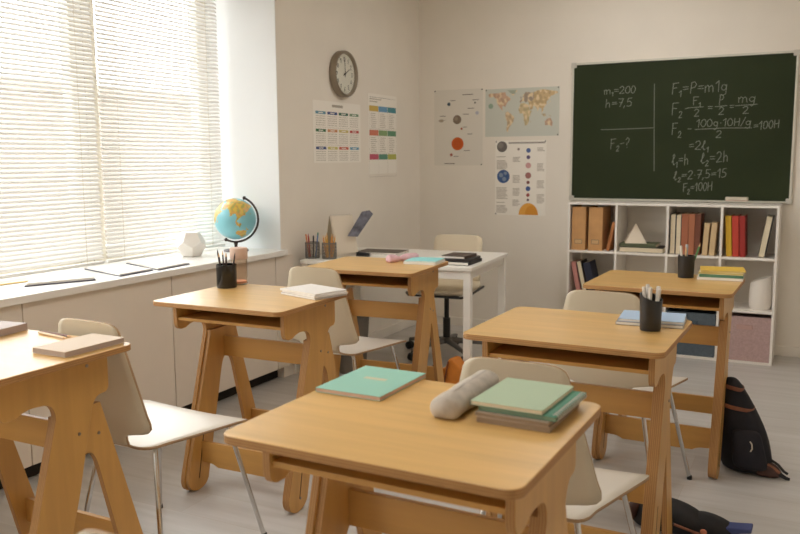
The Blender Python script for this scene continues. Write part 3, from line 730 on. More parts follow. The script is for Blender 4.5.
# wall clock
ck = thing('wall_clock', 'round grey-rimmed wall clock with white face on the window wall', 'clock', (0, -1.232, 1.932))
RM = Matrix.Rotation(PI / 2, 4, 'Y')
R = .155
MB().lathe([(R - .004, .001), (R, .006), (R, .042), (R - .004, .050), (R - .014, .052), (R - .020, .046), (R - .022, .034), (R - .022, .001)], 48, M=RM, cap=False).build('rim', mat('clock_rim', (150, 138, 122), .35, metal=.7), ck)
MB().lathe([(R - .022, .001), (R - .022, .030)], 48, M=RM).build('dial', mat('clock_dial', (234, 228, 218), .5), ck)
nm = MB(); fy = lambda u, v: (.0306, u, v)
for hnum in range(1, 13):
    a = 2 * PI * hnum / 12; s = str(hnum); h = .026; w = sum(G[c][0] for c in s) * h
    ribbons(nm, strokes_of(s, .098 * math.sin(a) - w / 2, .098 * math.cos(a) - h / 2, h), .0045, fy)
for k in range(60):
    a = 2 * PI * k / 60; r0 = .114 if k % 5 == 0 else .118
    ribbons(nm, [[(r0 * math.sin(a), r0 * math.cos(a)), (.122 * math.sin(a), .122 * math.cos(a))]], .003 if k % 5 == 0 else .0014, fy)
nm.build('numerals', mat('clock_ink', (52, 46, 42), .6), ck, smooth=False)
def hand(L, a, w, x):
    d = (math.sin(a), math.cos(a)); n = (d[1], -d[0]); p = []
    for l, ww in ((-.02, w), (L, w * .5)):
        for sg in ((-1, 1) if l < 0 else (1, -1)): p.append((d[0] * l + sg * n[0] * ww, d[1] * l + sg * n[1] * ww))
    return MB().prism(p, lambda u, v: (x, u, v), lambda u, v: (x + .0015, u, v))
hand(.070, math.radians(60), 0.0042, .033).build('hour_hand', MATS['clock_ink'], ck)
hand(.100, math.radians(-3), .003, .036).build('minute_hand', MATS['clock_ink'], ck)
MB().lathe([(.006, .030), (.006, .039)], 14, M=RM).build('hub', MATS['clock_ink'], ck)
MB().lathe([(R - .022, .041), (R - .022, .042)], 40, M=RM).build('cover_glass', M_GLASS, ck)

# ================================================================== WINDOW SILL THINGS
gl = thing('globe', 'blue and yellow school globe on a dark stand at the end of the sill', 'globe', (-.200, -2.160, SILL))
GC = Vector((0, 0, .196)); GR = .125
axis = Matrix.Rotation(math.radians(25), 4, Vector((-.44, .9, 0)).normalized())   # tilt towards the right of the room view
gm = MB(); NL, NA = 120, 60; spin = 150
ring = []
for j in range(NA + 1):
    la = PI * j / NA - PI / 2
    for i in range(NL):
        lo = 2 * PI * i / NL
        ring.append(axis @ Vector((GR * math.cos(la) * math.cos(lo), GR * math.cos(la) * math.sin(lo), GR * math.sin(la))) + GC)
fs = []; mi = []
for j in range(NA):
    for i in range(NL):
        i2 = (i + 1) % NL; fs.append((j * NL + i, j * NL + i2, (j + 1) * NL + i2, (j + 1) * NL + i))
        lo = (360 * (i + .5) / NL + spin + 180) % 360 - 180; la = 180 * (j + .5) / NA - 90
        k = land_at(lo, la)
        if not k: mi.append(0 if la > -66 else 3)
        else:
            g = noise.noise((lo * .09, la * .09, 3.0)); mi.append(1 if g > .1 else 2 if g > -.2 else 4)
gm.v = [tuple(p) for p in ring]; gm.f = [list(f) for f in fs]; gm.m = mi
gm.build('sphere', [mat('globe_sea', (128, 194, 206), .3, coat=.4), mat('globe_land_yellow', (208, 180, 74), .3, coat=.4), mat('globe_land_orange', (204, 156, 76), .3, coat=.4), mat('globe_ice', (226, 232, 230), .3), mat('globe_land_green', (160, 164, 84), .3, coat=.4)], gl, angle=180)
M_DARKBROWN = mat('stand_brown', (56, 38, 34), .35)
vr = Vector((.89, .456, 0))          # horizontal direction of the meridian plane
arc = []
for k in range(25):
    a = math.radians(65 - 180 * k / 24)
    arc.append(GC + (vr * math.cos(a) + Vector((0, 0, 1)) * math.sin(a)) * (GR + .014))
MB().tube(arc, .0065, 8).sphere(arc[0], .011, 10, 6).sphere(arc[-1], .011, 10, 6).build('meridian_arm', M_DARKBROWN, gl)
pin0 = arc[0].lerp(GC, .10); pin1 = arc[-1].lerp(GC, .10)
MB().tube([arc[0], pin0], .003, 6).tube([arc[-1], pin1], .003, 6).build('axis_pins', M_DARKBROWN, gl)
MB().lathe([(.010, .012), (.009, .03), (.013, .05), (.008, .060)], 14).build('stem', M_DARKBROWN, gl)
MB().lathe([(.074, 0), (.076, .005), (.070, .011), (.03, .016), (.012, .022)], 32).build('base', M_DARKBROWN, gl)

hx = bmesh.new(); bmesh.ops.create_icosphere(hx, subdivisions=1, radius=.088)
me0 = bmesh.ops.dissolve_limit
# dodecahedron as the dual of an icosahedron
verts = [f.calc_center_median().normalized() * .088 for f in hx.faces]; fcs = []
for v in hx.verts:
    fl = list(v.link_faces); n = v.co.normalized(); u = n.orthogonal().normalized(); w = n.cross(u)
    fl.sort(key=lambda f: math.atan2((f.calc_center_median() - v.co).dot(w), (f.calc_center_median() - v.co).dot(u)))
    fcs.append([f.index for f in fl])
hx.free()
hx = bmesh.new(); bmesh.ops.create_icosphere(hx, subdivisions=1, radius=1.0); hx.faces.ensure_lookup_table(); hx.free()
dn = Vector((0, 0, 0))
for i in fcs[0]: dn += verts[i]
Q = dn.normalized().rotation_difference(Vector((0, 0, -1)))
vv = [Q @ v for v in verts]; zmin = min(v.z for v in vv)
o = tag(MB().add([(v.x, v.y, (v.z - zmin)) for v in vv], fcs).build('geometric_vase', mat('ceramic_white', (236, 232, 226), .35), smooth=False, bevel=.003), 'white faceted geometric ornament on the sill beside the globe', 'ornament')
o.location = (-.275, -2.475, SILL + .0005); o.rotation_euler = (0, 0, .5)

M_FOLDER = mat('folder_dark', (66, 62, 78), .6)
def paper_set(label, pts, n, lift, dark):
    c = Vector((sum(p[0] for p in pts) / 4, sum(p[1] for p in pts) / 4, 0))
    t = thing('paper_folder', label, 'papers', (c.x, c.y, SILL + .0006), 0, 'papers laid out on the sill')
    q = [(p[0] - c.x, p[1] - c.y) for p in pts]
    MB().prism(q, lambda x, y: (x, y, 0), lambda x, y: (x, y, .004)).build('cover', M_FOLDER if dark else M_PAPER, t)
    s = MB()
    for k in range(n):
        a = .02 * random.uniform(-1, 1) - .01; sc = .965 - .012 * k
        r = [((x * math.cos(a) - y * math.sin(a)) * sc - .004, (x * math.sin(a) + y * math.cos(a)) * sc + .004 * k) for x, y in q]
        s.prism(r, lambda x, y: (x, y, .0042 + k * .003), lambda x, y: (x, y, .0066 + k * .003))
    s.build('sheets', M_PAPER, t)
paper_set('white papers in a dark folder on the sill, farthest from the globe', [(-.15, -3.70), (-.02, -3.42), (-.31, -3.22), (-.375, -3.48)], 3, 0, True)
paper_set('middle dark-edged folder of white papers on the sill', [(-.005, -3.28), (-.02, -3.05), (-.36, -2.96), (-.375, -3.165)], 2, 0, True)
paper_set('dark folder of white papers on the sill, nearest the faceted ornament', [(.005, -3.035), (-.02, -2.78), (-.36, -2.67), (-.355, -2.90)], 2, 0, True)
o = tag(MB().box((-.012, -.16, 0), (.012, .16, .004)).build('ruler', mat('ruler_wood', (222, 186, 110), .6), bevel=.0008), 'yellow wooden ruler lying on the sill at the left edge', 'ruler')
o.location = (-.30, -3.72, SILL + .0005); o.rotation_euler = (0, 0, -.15)

# ================================================================== PENCIL CUPS
def cup(name, label, loc, r, h, m, slant=0.0, r2=None, seg=28, cat='pencil cup', faceted=False):
    r2 = r2 or r
    def rr(rad, z, top): return [(rad * math.cos(2 * PI * k / seg), rad * math.sin(2 * PI * k / seg), z + (slant * math.cos(2 * PI * k / seg + .4) if top else 0)) for k in range(seg)]
    b = MB().rings([rr(r * .96, 0, 0), rr(r, .004, 0), rr(r2, h, 1), rr(r2 - .0025, h, 1), rr(r - .0028, .006, 0)])
    o = b.build(name, m, angle=30); tag(o, label, cat); o.location = loc
    return o
M_TIP = mat('pencil_wood', (214, 170, 120), .6)
def pencil(label, base, lean, az, L, r, m, group, cat='pencil', name='pencil', tip_up=True, tipm=None):
    t = thing(name, label, cat, base, 0, group)
    t.rotation_euler = (0, lean, az)
    seg = 8
    MB().lathe([(r, 0), (r, L - .018 if name != 'marker' else L - .03)], seg).build('barrel', m, t)
    if name == 'marker': MB().lathe([(r * 1.12, L - .03), (r * 1.12, L - .002), (r * .8, L)], seg).build('cap', tipm or m, t)
    else: MB().lathe([(r, L - .018), (.0008, L)], seg).build('tip', tipm or M_TIP, t)
    return t
zB = DESK['B'][3] + .0006; zC = DESK['C'][3] + .0006; zD = DESK['D'][3] + .0006; zE = DESK['E'][3] + .0006; zF = DESK['F'][3] + .0006; zA = DESK['A'][3] + .0006
cup('pencil_cup', 'black pencil cup holding dark pencils, beside the glass jar', (.690, -3.354, zB), .043, .100, mat('cup_black_gloss', (30, 28, 26), .22), seg=20)
mdp = mat('pencil_dark', (58, 40, 34), .5)
for i, (a, ln, L) in enumerate([(2.6, .17, .150), (3.4, .14, .158), (4.3, .12, .146), (.4, .16, .145), (5.4, .14, .150)]):
    pencil('slim dark pencil standing in the black cup by the glass jar', (.690 + .017 * math.cos(a), -3.354 + .017 * math.sin(a), zB + .0065), ln, a, L, .0036, mdp, 'dark pencils in the black cup', tipm=mdp if i % 2 else None)
cup('pencil_cup', 'black slant-rimmed cup of white markers beside the blue notebook', (2.496, -3.5465, zC), .0315, .105, mat('cup_black_satin', (30, 28, 27), .32), slant=-.011, r2=.0345)
mw = mat('marker_white', (224, 218, 208), .45)
for i, (a, ln, L) in enumerate([(2.3, .09, .134), (3.5, .09, .130), (.9, .11, .130), (6.0, .10, .126), (4.7, .09, .132)]):
    pencil('white capped marker standing in the slant-rimmed black cup', (2.497 + .0125 * math.cos(a), -3.5465 + .0125 * math.sin(a), zC + .0065), ln, a, L, .0055, mw, 'white markers in the black cup', cat='marker', name='marker', tipm=mat('marker_cap', (214, 206, 196), .4))
cup('pencil_cup', 'black pencil cup beside the yellow-topped book stack', (2.421, -2.262, zD), .034, .100, mat('cup_black_matt', (30, 27, 25), .5), r2=.037)
for i, (a, ln, L, nm_, m, lb) in enumerate([(.1, .30, .160, 'pencil', mat('pencil_green', (74, 130, 70), .5), 'green pencil slanting out of the black cup by the yellow book'),
        (3.2, .11, .138, 'marker', mw, 'white marker in the black cup by the yellow book, standing left'), (1.7, .11, .142, 'marker', mat('marker_grey', (186, 190, 194), .4), 'pale grey marker in the black cup by the yellow book'),
        (4.7, .11, .136, 'pencil', mat('pencil_tan', (200, 170, 128), .5), 'tan pencil in the black cup by the yellow book')]):
    pencil(lb, (2.421 + .011 * math.cos(a), -2.262 + .011 * math.sin(a), zD + .0065), ln, a, L, .004 if nm_ == 'pencil' else .0052, m, 'pens in the cup by the yellow book', cat=nm_, name=nm_)

# glass jar with pink lid on desk B
jar = thing('glass_jar', 'clear glass jar with a dusty pink lid behind the black pencil cup', 'jar', (.683, -3.258, zB))
def clear_mat():
    m = bpy.data.materials.new('clear_glass'); m.use_nodes = True
    nt = m.node_tree; N = nt.nodes; L = nt.links; N.remove(N['Principled BSDF'])
    t = N.new('ShaderNodeBsdfTransparent'); g = N.new('ShaderNodeBsdfGlossy'); g.inputs['Roughness'].default_value = .05
    lw = N.new('ShaderNodeLayerWeight'); lw.inputs['Blend'].default_value = .5; f = N.new('ShaderNodeMath'); f.operation = 'POWER'; f.inputs[1].default_value = 3.0; L.new(lw.outputs['Facing'], f.inputs[0]); mx = N.new('ShaderNodeMixShader'); t.inputs['Color'].default_value = (.93, .88, .83, 1)
    L.new(f.outputs[0], mx.inputs['Fac']); L.new(t.outputs[0], mx.inputs[1]); L.new(g.outputs[0], mx.inputs[2]); L.new(mx.outputs[0], N['Material Output'].inputs['Surface'])
    return m
MB().lathe([(.034, 0), (.0365, .004), (.0365, .108), (.033, .115), (.031, .115), (.034, .106), (.034, .006), (.001, .006)], 28).build('glass_body', clear_mat(), jar)
MB().lathe([(.0325, .0065), (.0325, .016)], 24).build('pink_contents', mat('rose_salt', (226, 170, 140), .7), jar)
MB().lathe([(.0375, .113), (.0385, .117), (.0385, .158), (.036, .162)], 28).build('lid', mat('lid_pink', (204, 172, 152), .6), jar)

# ================================================================== BOOKS AND CASES ON THE DESKS
def pad(name, label, x, y, z, w, d, h, cov, pages, rz, cat='notebook', spine='left', group=None): return flat_book(label, x, y, z, w, d, h, cov, pages, rz, cat, name, group, spine, soft=True)
pad('notebook', 'tan hardcover notebook near the corner of the left-edge desk', 1.068, -4.486, zA, .132, .212, .016, cm('cover_tan', (206, 186, 164), .6), cm('pages_mushroom', (170, 152, 140), .8), -.02)
pad('notebook', 'dark-edged notebook at the far left edge, half out of frame', .650, -4.480, zA, .148, .195, .022, cm('cover_mauve', (178, 164, 158), .6), mat('pages_dark', (172, 152, 142), .8), .12)
for i, (x, y, rz, m, lb) in enumerate([(.868, -4.412, 1.42, mat('pencil_wood_light', (220, 196, 160), .5), 'pale wooden pencil lying on the left-edge desk, nearer the tan notebook'), (.862, -4.395, 1.50, mat('pencil_brown', (120, 76, 54), .5), 'brown pencil lying beside the pale one on the left-edge desk')]):
    t = thing('pencil', lb, 'pencil', (x, y, zA + .0042), 0, 'pencils on the left-edge desk'); t.rotation_euler = (PI / 2, 0, rz)
    MB().lathe([(.0038, -.075), (.0038, .06)], 8).build('barrel', m, t); MB().lathe([(.0038, .06), (.0006, .078)], 8).build('tip', M_TIP, t)
MWHT = cm('cover_white', (226, 220, 214), .6)
gx = 'exercise books stacked by the window'
for k, (dx, a, lb) in enumerate([(0, -.32, 'bottom grey-white exercise book of the stack on the pencil cup desk'), (.004, -.36, 'middle white exercise book of the stack on the pencil cup desk'), (-.003, -.30, 'top white exercise book of the stack on the pencil cup desk')]):
    pad('exercise_book', lb, 1.138 + dx, -3.362, zB + k * .0082, .222, .165, .0076, MWHT if k else cm('cover_silver', (196, 190, 186), .6), M_PAGES_W, a, cat='exercise book', group=gx, spine='right')
# desk C
pad('notebook', 'grey notebook lying under the pale blue notebook', 2.478, -3.418, zC, .205, .165, .010, cm('cover_stone', (150, 144, 138), .6), M_PAGES_W, .06)
pad('notebook', 'pale blue notebook on top of a grey one behind the marker cup', 2.480, -3.414, zC + .0105, .200, .158, .009, cm('cover_skyblue', (160, 182, 206), .6), M_PAGES_W, .09)
# desk D stack
gd = 'book stack on the desk by the bookcase'
zz = zD
for k, (w, d, h, c, pg, a, lb) in enumerate([(.190, .155, .012, cm('cover_offwhite', (214, 208, 196), .6), M_PAGES_W, .04, 'off-white book at the bottom of the stack by the bookcase'), (.182, .148, .012, cm('cover_emerald', (62, 128, 98), .6), cm('pages_jade', (96, 140, 112), .8), .10, 'green book in the stack by the bookcase'),
        (.185, .148, .010, cm('cover_paleyellow', (220, 206, 170), .6), cm('pages_lemon', (206, 186, 120), .8), .02, 'pale book right under the yellow book'), (.185, .148, .008, cm('cover_sun', (216, 178, 62), .6), MATS['pages_lemon'], .15, 'yellow book on top of the stack by the bookcase')]):
    pad('book', lb, 2.566 + .002 * k, -2.228, zz, w, d, h, c, pg, a, cat='book', group=gd); zz += h + .0006
# desk E
nb = pad('notebook', 'mint green notebook lying flat on the closest desk', 2.045, -4.512, zE, .166, .222, .010, cm('cover_mint', (142, 190, 172), .6), cm('pages_rose', (206, 170, 150), .8), -.02)
MB().box((-.028, .004, .0101), (.030, .020, .0104)).build('cover_label', mat('label_peach', (196, 190, 160), .7), nb)
ge = 'notebooks stacked beside the grey pencil case'
pad('notebook', 'beige notebook at the bottom of the stack beside the grey pencil case', 2.440, -4.566, zE, .150, .196, .011, cm('cover_beige', (170, 148, 122), .6), cm('pages_brown', (150, 128, 104), .8), -.02, group=ge)
pad('notebook', 'brown-grey notebook second from the bottom beside the grey pencil case', 2.438, -4.566, zE + .0116, .152, .194, .008, cm('cover_taupe', (160, 142, 122), .6), MATS['pages_brown'], -.04, group=ge)
zg = zE + .0116 + .0086
gn = pad('notebook', 'deep green spiral notebook under the sage green one', 2.446, -4.556, zg, .160, .194, .009, cm('cover_jade', (66, 130, 104), .6), cm('pages_green', (120, 140, 116), .8), -.05, group=ge)
sp = MB()
for k in range(17):
    y = -.085 + .17 * k / 16
    sp.tube([(.080 + .007 * math.cos(a) - .004, y, .0045 + .0068 * math.sin(a)) for a in [2 * PI * q / 10 for q in range(11)]], .0011, 5)
sp.build('spiral_binding', mat('wire_white', (214, 208, 200), .35, metal=.4), gn)
pad('notebook', 'sage green notebook on top of the stack beside the grey pencil case', 2.424, -4.556, zg + .0096, .150, .196, .009, cm('cover_sage', (164, 181, 152), .65), M_PAGES, -.04, group=ge)

def soft_case(name, label, cat, p0, p1, r, mbody, mzip, pinch=0.0, flat=.85):
    p0, p1 = Vector(p0), Vector(p1); ax = (p1 - p0); L = ax.length; ang = math.atan2(ax.y, ax.x)
    t = thing(name, label, cat, p0, ang)
    seg = 22; rings = []; n = 26
    for i in range(n + 1):
        s = i / n; e = min(1, min(s, 1 - s) / .05); rr = r * (.25 + .75 * math.sqrt(max(0, 1 - (1 - e) ** 2)))
        rr *= 1 - pinch * math.exp(-((s - .42) / .12) ** 2)
        ring = []
        for k in range(seg):
            a = 2 * PI * k / seg
            wob = 1 + .07 * noise.noise((s * 7, math.cos(a) * 1.6, math.sin(a) * 1.6))
            y = rr * wob * math.cos(a); z = rr * flat * wob * math.sin(a)
            z = max(z, -r * flat * .72)
            ring.append((s * L, y, z + r * flat * .72))
        rings.append(ring)
    b = MB().rings(rings).build('body', mbody, t, angle=60)
    sub = b.modifiers.new('sub', 'SUBSURF'); sub.levels = 1; sub.render_levels = 1
    zz = r * flat * 1.72
    MB().box((L * .08, -.004, zz * .93), (L * .92, .004, zz * 1.0)).build('zip', mzip, t, bevel=.001) if pinch == 0 else None
    MB().box((L * .93, -.003, zz * .7), (L * 1.04, .003, zz * .73)).build('zip_pull', mzip, t, bevel=.0008)
    return t
soft_case('pencil_case', 'grey zipped pencil case between the notebooks on the closest desk', 'pencil case', (2.298, -4.686, zE), (2.300, -4.428, zE), .033, mat('canvas_grey', (184, 174, 161), .8, var=.16, scale=(30, 30, 30), bump=.9), mat('zip_dark', (168, 158, 146), .6))
soft_case('pencil_case', 'pink pencil case on the desk in front of the teacher table', 'pencil case', (.955, -2.385, zF), (1.055, -2.222, zF), .027, mat('satin_pink', (214, 172, 178), .5, var=.08, scale=(40, 40, 40), bump=.3), mat('zip_rose', (176, 130, 140), .6), pinch=.5)
pad('notebook', 'white-paged notebook lying under the turquoise one', 1.140, -2.318, zF, .172, .165, .012, cm('cover_milk', (226, 220, 210), .6), M_PAGES_W, .10)
pad('notebook', 'turquoise notebook on top beside the pink pencil case', 1.140, -2.314, zF + .0126, .168, .160, .006, cm('cover_turquoise', (140, 206, 206), .6), M_PAGES_W, .13)

# ================================================================== TEACHER TABLE AND WHAT IS ON IT
TT = .74; ta = math.radians(5)
tw, td = 1.115, .82
fr_ = Vector((1.193, -1.80, 0)); ux = Vector((math.cos(ta), math.sin(ta), 0)); uy = Vector((-math.sin(ta), math.cos(ta), 0))
tcn = fr_ - ux * tw / 2 + uy * td / 2
tb = thing('teacher_table', 'white teacher table with square legs in the corner behind the desks', 'table', (tcn.x, tcn.y, 0), ta)
MB().prism(rrect(tw, td, .008, 3), lambda x, y: (x, y, TT - .022), lambda x, y: (x, y, TT)).build('tabletop', M_WHITE_METAL, tb, bevel=.002)
for sx in (-1, 1):
    for sy in (-1, 1):
        x, y = sx * (tw / 2 - .032), sy * (td / 2 - .032)
        MB().box((x - .022, y - .022, 0), (x + .022, y + .022, TT - .022)).build('leg', M_WHITE_METAL, tb, bevel=.002)
for sy in (-1, 1):
    MB().box((-tw / 2 + .054, sy * (td / 2 - .032) - .012, TT - .072), (tw / 2 - .054, sy * (td / 2 - .032) + .012, TT - .022)).build('apron', M_WHITE_METAL, tb)
for sx in (-1, 1):
    MB().box((sx * (tw / 2 - .032) - .012, -td / 2 + .054, TT - .072), (sx * (tw / 2 - .032) + .012, td / 2 - .054, TT - .022)).build('apron', M_WHITE_METAL, tb)
zT = TT + .0006
flat_book('dark grey portfolio lying on papers at the middle of the teacher table', .385, -1.375, zT + .0086, .30, .21, .010, cm('cover_graphite', (92, 82, 72), .6), M_PAGES_W, .12, 'folder', 'portfolio', None, 'left', True)
o = tag(MB().prism(rrect(.30, .215, .002), lambda x, y: (x, y, 0), lambda x, y: (x, y, .008)).build('paper_stack', M_PAPER), 'white paper stack under the dark portfolio', 'papers'); o.location = (.385, -1.375, zT); o.rotation_euler = (0, 0, .12)
t = thing('stapler', 'small black stapler at the corner of the dark portfolio', 'stapler', (.345, -1.560, zT), .15)
MB().box((-.045, -.012, 0), (.045, .012, .006)).build('base', M_BLACK, t, bevel=.002)
MB().prism([(-.045, .006), (.045, .008), (.045, .022), (-.03, .030), (-.045, .026)], lambda x, z: (x, -.010, z), lambda x, z: (x, .010, z)).build('arm', M_BLACK, t, bevel=.003)
flat_book('black book with pale pages lying at the bottom of the stack on the teacher table', 1.050, -1.610, zT, .175, .25, .020, cm('cover_jet', (32, 28, 28), .5), M_PAGES_W, .05, 'book', 'book', 'dark books on the teacher table', 'right')
flat_book('black notebook lying second in the dark stack on the teacher table', 1.048, -1.600, zT + .0206, .170, .235, .012, cm('cover_coal', (46, 40, 40), .5), cm('pages_charcoal', (70, 62, 60), .8), .12, 'notebook', 'notebook', 'dark books on the teacher table', 'right')  # second notebook has a dark grey page block
flat_book('dark brown book on top of the dark stack on the teacher table', 1.030, -1.600, zT + .0332, .150, .20, .016, cm('cover_umber', (72, 56, 48), .5), M_PAGES_W, .02, 'book', 'book', 'dark books on the teacher table', 'right')
# mesh cups
M_MESH = mat('mesh_grey', (128, 124, 120), .5, metal=.4)
def mesh_cup(label, loc):
    t = thing('mesh_pencil_cup', label, 'pencil cup', loc, 0, 'grey mesh pencil cups')
    r, h, n = .045, .102, 34; m = MB()
    for k in range(n):
        a = 2 * PI * k / n
        for s in (-1, 1):
            m.tube([(r * math.cos(a + s * q * .45), r * math.sin(a + s * q * .45), .004 + (h - .008) * q) for q in (0, .25, .5, .75, 1)], .0011, 4)
    m.build('mesh_wall', M_MESH, t)
    MB().lathe([(r + .001, h - .006), (r + .001, h), (r - .003, h), (r - .003, h - .006)], 26, cap=False).build('rim', M_MESH, t)
    MB().lathe([(r, 0), (r, .006), (.001, .006)], 26).build('base', M_MESH, t)
MC = [(.096, -1.770), (.212, -1.755)]
mesh_cup('grey wire mesh cup of coloured pens, left of the pair by the wall', (MC[0][0], MC[0][1], zT))
mesh_cup('grey wire mesh cup of yellow pencils, right of the pair by the wall', (MC[1][0], MC[1][1], zT))
pcs = [('yellow', (206, 176, 60)), ('orange', (206, 122, 60)), ('red', (166, 44, 46)), ('black', (40, 36, 36)), ('blue', (82, 120, 180)), ('green', (70, 130, 96)), ('maroon', (110, 34, 36))]
for i, (nm_, c) in enumerate(pcs):
    a = 2.8 + i * .9 * .999; r0 = .022
    pencil('%s pen standing in the left mesh cup' % nm_, (MC[0][0] + r0 * math.cos(a), MC[0][1] + r0 * math.sin(a), zT + .0068), .12, a, .138 + .008 * (i % 3), .0042, mat('pen_' + nm_, c, .4), 'coloured pens in the left mesh cup', name='marker' if i % 2 else 'pencil', cat='pen', tipm=mat('pen_' + nm_, c, .4))
for i in range(6):
    a = .4 + i * 1.05
    lb = ['amber pencil standing in the right mesh cup', 'orange pencil standing in the right mesh cup'][i % 2]
    pencil(lb, (MC[1][0] + .020 * math.cos(a), MC[1][1] + .020 * math.sin(a), zT + .0068), .13, a, .142 + .007 * (i % 3), .0040, mat(['pencil_amber', 'pencil_orange'][i % 2], [(222, 168, 70), (206, 140, 66)][i % 2], .5), 'yellow pencils in the right mesh cup')
# tent desk calendar
dc = thing('desk_calendar', 'tent-shaped beige desk calendar with a flipped dark picture page, behind the mesh cups', 'calendar', (.212, -1.525, zT), math.radians(62))
st = MB(); HB = .075
for (a, b) in [((-HB, 0), (-.002, .262)), ((.002, .262), (HB, 0))]:
    st.prism([(a[0], a[1]), (b[0], b[1]), (b[0] + .003, b[1]), (a[0] + .003, a[1])], lambda y, z: (-.135, y, z), lambda y, z: (.035, y, z))
st.build('stand', mat('card_beige', (216, 206, 190), .8), dc)
MB().prism([(-HB - .004, .02), (-.010, .256), (-.008, .256), (-HB - .002, .02)], lambda y, z: (-.130, y, z), lambda y, z: (.030, y, z)).build('page', mat('page_cream', (218, 206, 188), .85), dc)
MB().prism([(-HB + .003, .002), (-.001, .256), (.001, .256), (HB - .003, .002)], lambda y, z: (-.1365, y, z), lambda y, z: (-.134, y, z)).build('end_flap', mat('card_olive', (150, 138, 114), .8), dc)
fp = MB()
fp.prism([(-.05, .130), (.018, .124), (.125, .268), (.100, .292), (.05, .285)], lambda x, z: (x, -.080 - (x + .03) * .2, z), lambda x, z: (x, -.0825 - (x + .03) * .2, z))
fp.build('flipped_page', mat('page_picture', (104, 104, 116), .6, var=.55, scale=(28, 28, 28)), dc)
wr_ = MB()
for k in range(8): wr_.tube([(-.125 + .02 * k, .007 * math.cos(q), .262 + .007 * math.sin(q)) for q in [2 * PI * z / 8 for z in range(9)]], .001, 4)
wr_.build('wire_binding', M_CHROME, dc)

# waste basket
wb = MB(); wb.lathe([(.085, 0), (.110, .36), (.113, .36), (.113, .368), (.106, .368), (.082, .006), (.001, .006)], 30)
o = tag(wb.build('waste_basket', mat('basket_grey', (112, 106, 98), .6)), 'dark grey waste basket under the left end of the teacher table', 'waste basket'); o.location = (.315, -1.66, 0.0005)

# office chair
oc = thing('office_chair', 'cream office chair on a five-star base behind the teacher table', 'office chair', (.665, -.955, 0), .05)
M_CREAM = mat('cream_shell', (230, 216, 190), .5); M_GREYMETAL = mat('base_grey', (112, 108, 104), .4, metal=.5)
def sheet(rows, name, m, th):
    mb = MB(); nc = 11; vs = []
    for (y, z, w, c, ny, nz) in rows:
        for j in range(nc):
            u = -1 + 2 * j / (nc - 1); vs.append((u * w, y + ny * c * u * u, z + nz * c * u * u))
    mb.add(vs, [(i * nc + j, i * nc + j + 1, (i + 1) * nc + j + 1, (i + 1) * nc + j) for i in range(len(rows) - 1) for j in range(nc - 1)])
    o = mb.build(name, m, oc, angle=60); so = o.modifiers.new('th', 'SOLIDIFY'); so.thickness = th; so.offset = 0
sheet([(-.235, .462, .17, .01, 0, 1), (-.225, .470, .20, .01, 0, 1), (-.19, .478, .215, .012, 0, 1), (0, .474, .220, .012, 0, 1), (.12, .472, .205, .012, 0, 1), (.165, .478, .19, .012, 0, 1), (.19, .495, .178, .015, -.5, .5)], 'seat', M_CREAM, .028)
sheet([(.19, .495, .178, .02, -1, 0), (.203, .53, .178, .025, -1, 0), (.215, .60, .182, .03, -1, 0), (.235, .70, .182, .03, -1, 0), (.25, .77, .178, .028, -1, 0), (.256, .800, .172, .026, -1, 0), (.259, .812, .160, .025, -1, 0), (.260, .818, .14, .02, -1, 0)], 'backrest', M_CREAM, .022)
MB().box((-.12, -.13, .425), (.12, .10, .452)).build('mechanism', M_BLACK, oc, bevel=.008)
MB().tube([(-.215, .16, .468), (-.222, -.19, .452), (-.19, -.235, .446), (.19, -.235, .446), (.222, -.19, .452), (.215, .16, .468)], .008, 8).build('seat_rim', M_BLACK, oc)
MB().lathe([(.026, .10), (.026, .26), (.017, .262), (.017, .43)], 18).build('gas_column', M_BLACK, oc)
MB().lathe([(.045, .085), (.045, .115), (.03, .125)], 20).build('hub', M_GREYMETAL, oc)
for k in range(5):
    a = 2 * PI * k / 5 + .45; c, s = math.cos(a), math.sin(a)
    bl = MB().tube([(c * .035, s * .035, .10), (c * .16, s * .16, .092), (c * .31, s * .31, .072)], .018, 10, rs=[.022, .018, .012]).build('base_leg', M_GREYMETAL, oc)
    Mx = Matrix.Translation((c * .31, s * .31, .028)) @ Matrix.Rotation(a, 4, 'Z') @ Matrix.Rotation(PI / 2, 4, 'X')
    MB().lathe([(.02, -.022), (.028, -.018), (.028, -.004), (.022, -.003), (.022, .003), (.028, .004), (.028, .018), (.02, .022)], 18, M=Mx).tube([(c * .31, s * .31, .028), (c * .31, s * .31, .072)], .007, 8).build('caster', M_BLACK, bl)

# ================================================================== BAGS
def loft(name, rows, m, parent, seg=28, p=2.6, wob=.05, ws=6, seed=0, sub=True):
    """rows: (cx, cy, cz, rx, ry, lean) horizontal superellipse rings"""
    rg = []
    for (cx_, cy_, cz_, rx, ry) in rows:
        r = []
        for k in range(seg):
            a = 2 * PI * k / seg; c, s = math.cos(a), math.sin(a)
            x = abs(c) ** (2 / p) * math.copysign(1, c) * rx; y = abs(s) ** (2 / p) * math.copysign(1, s) * ry
            w = 1 + wob * noise.noise(((cx_ + x) * ws + seed, (cy_ + y) * ws, cz_ * ws))
            r.append((cx_ + x * w, cy_ + y * w, cz_))
        rg.append(r)
    o = MB().rings(rg).build(name, m, parent, angle=70)
    if sub:
        s = o.modifiers.new('sub', 'SUBSURF'); s.levels = 1; s.render_levels = 1
    return o
M_NAVY = mat('backpack_cloth', (25, 23, 29), .85, var=.3, scale=(30, 30, 30), bump=.35)
M_NAVY2 = mat('backpack_pocket', (27, 25, 33), .85, var=.2, scale=(30, 30, 30), bump=.35)
M_LEATHER = mat('brown_leather', (126, 76, 52), .6, var=.15, scale=(30, 30, 30))
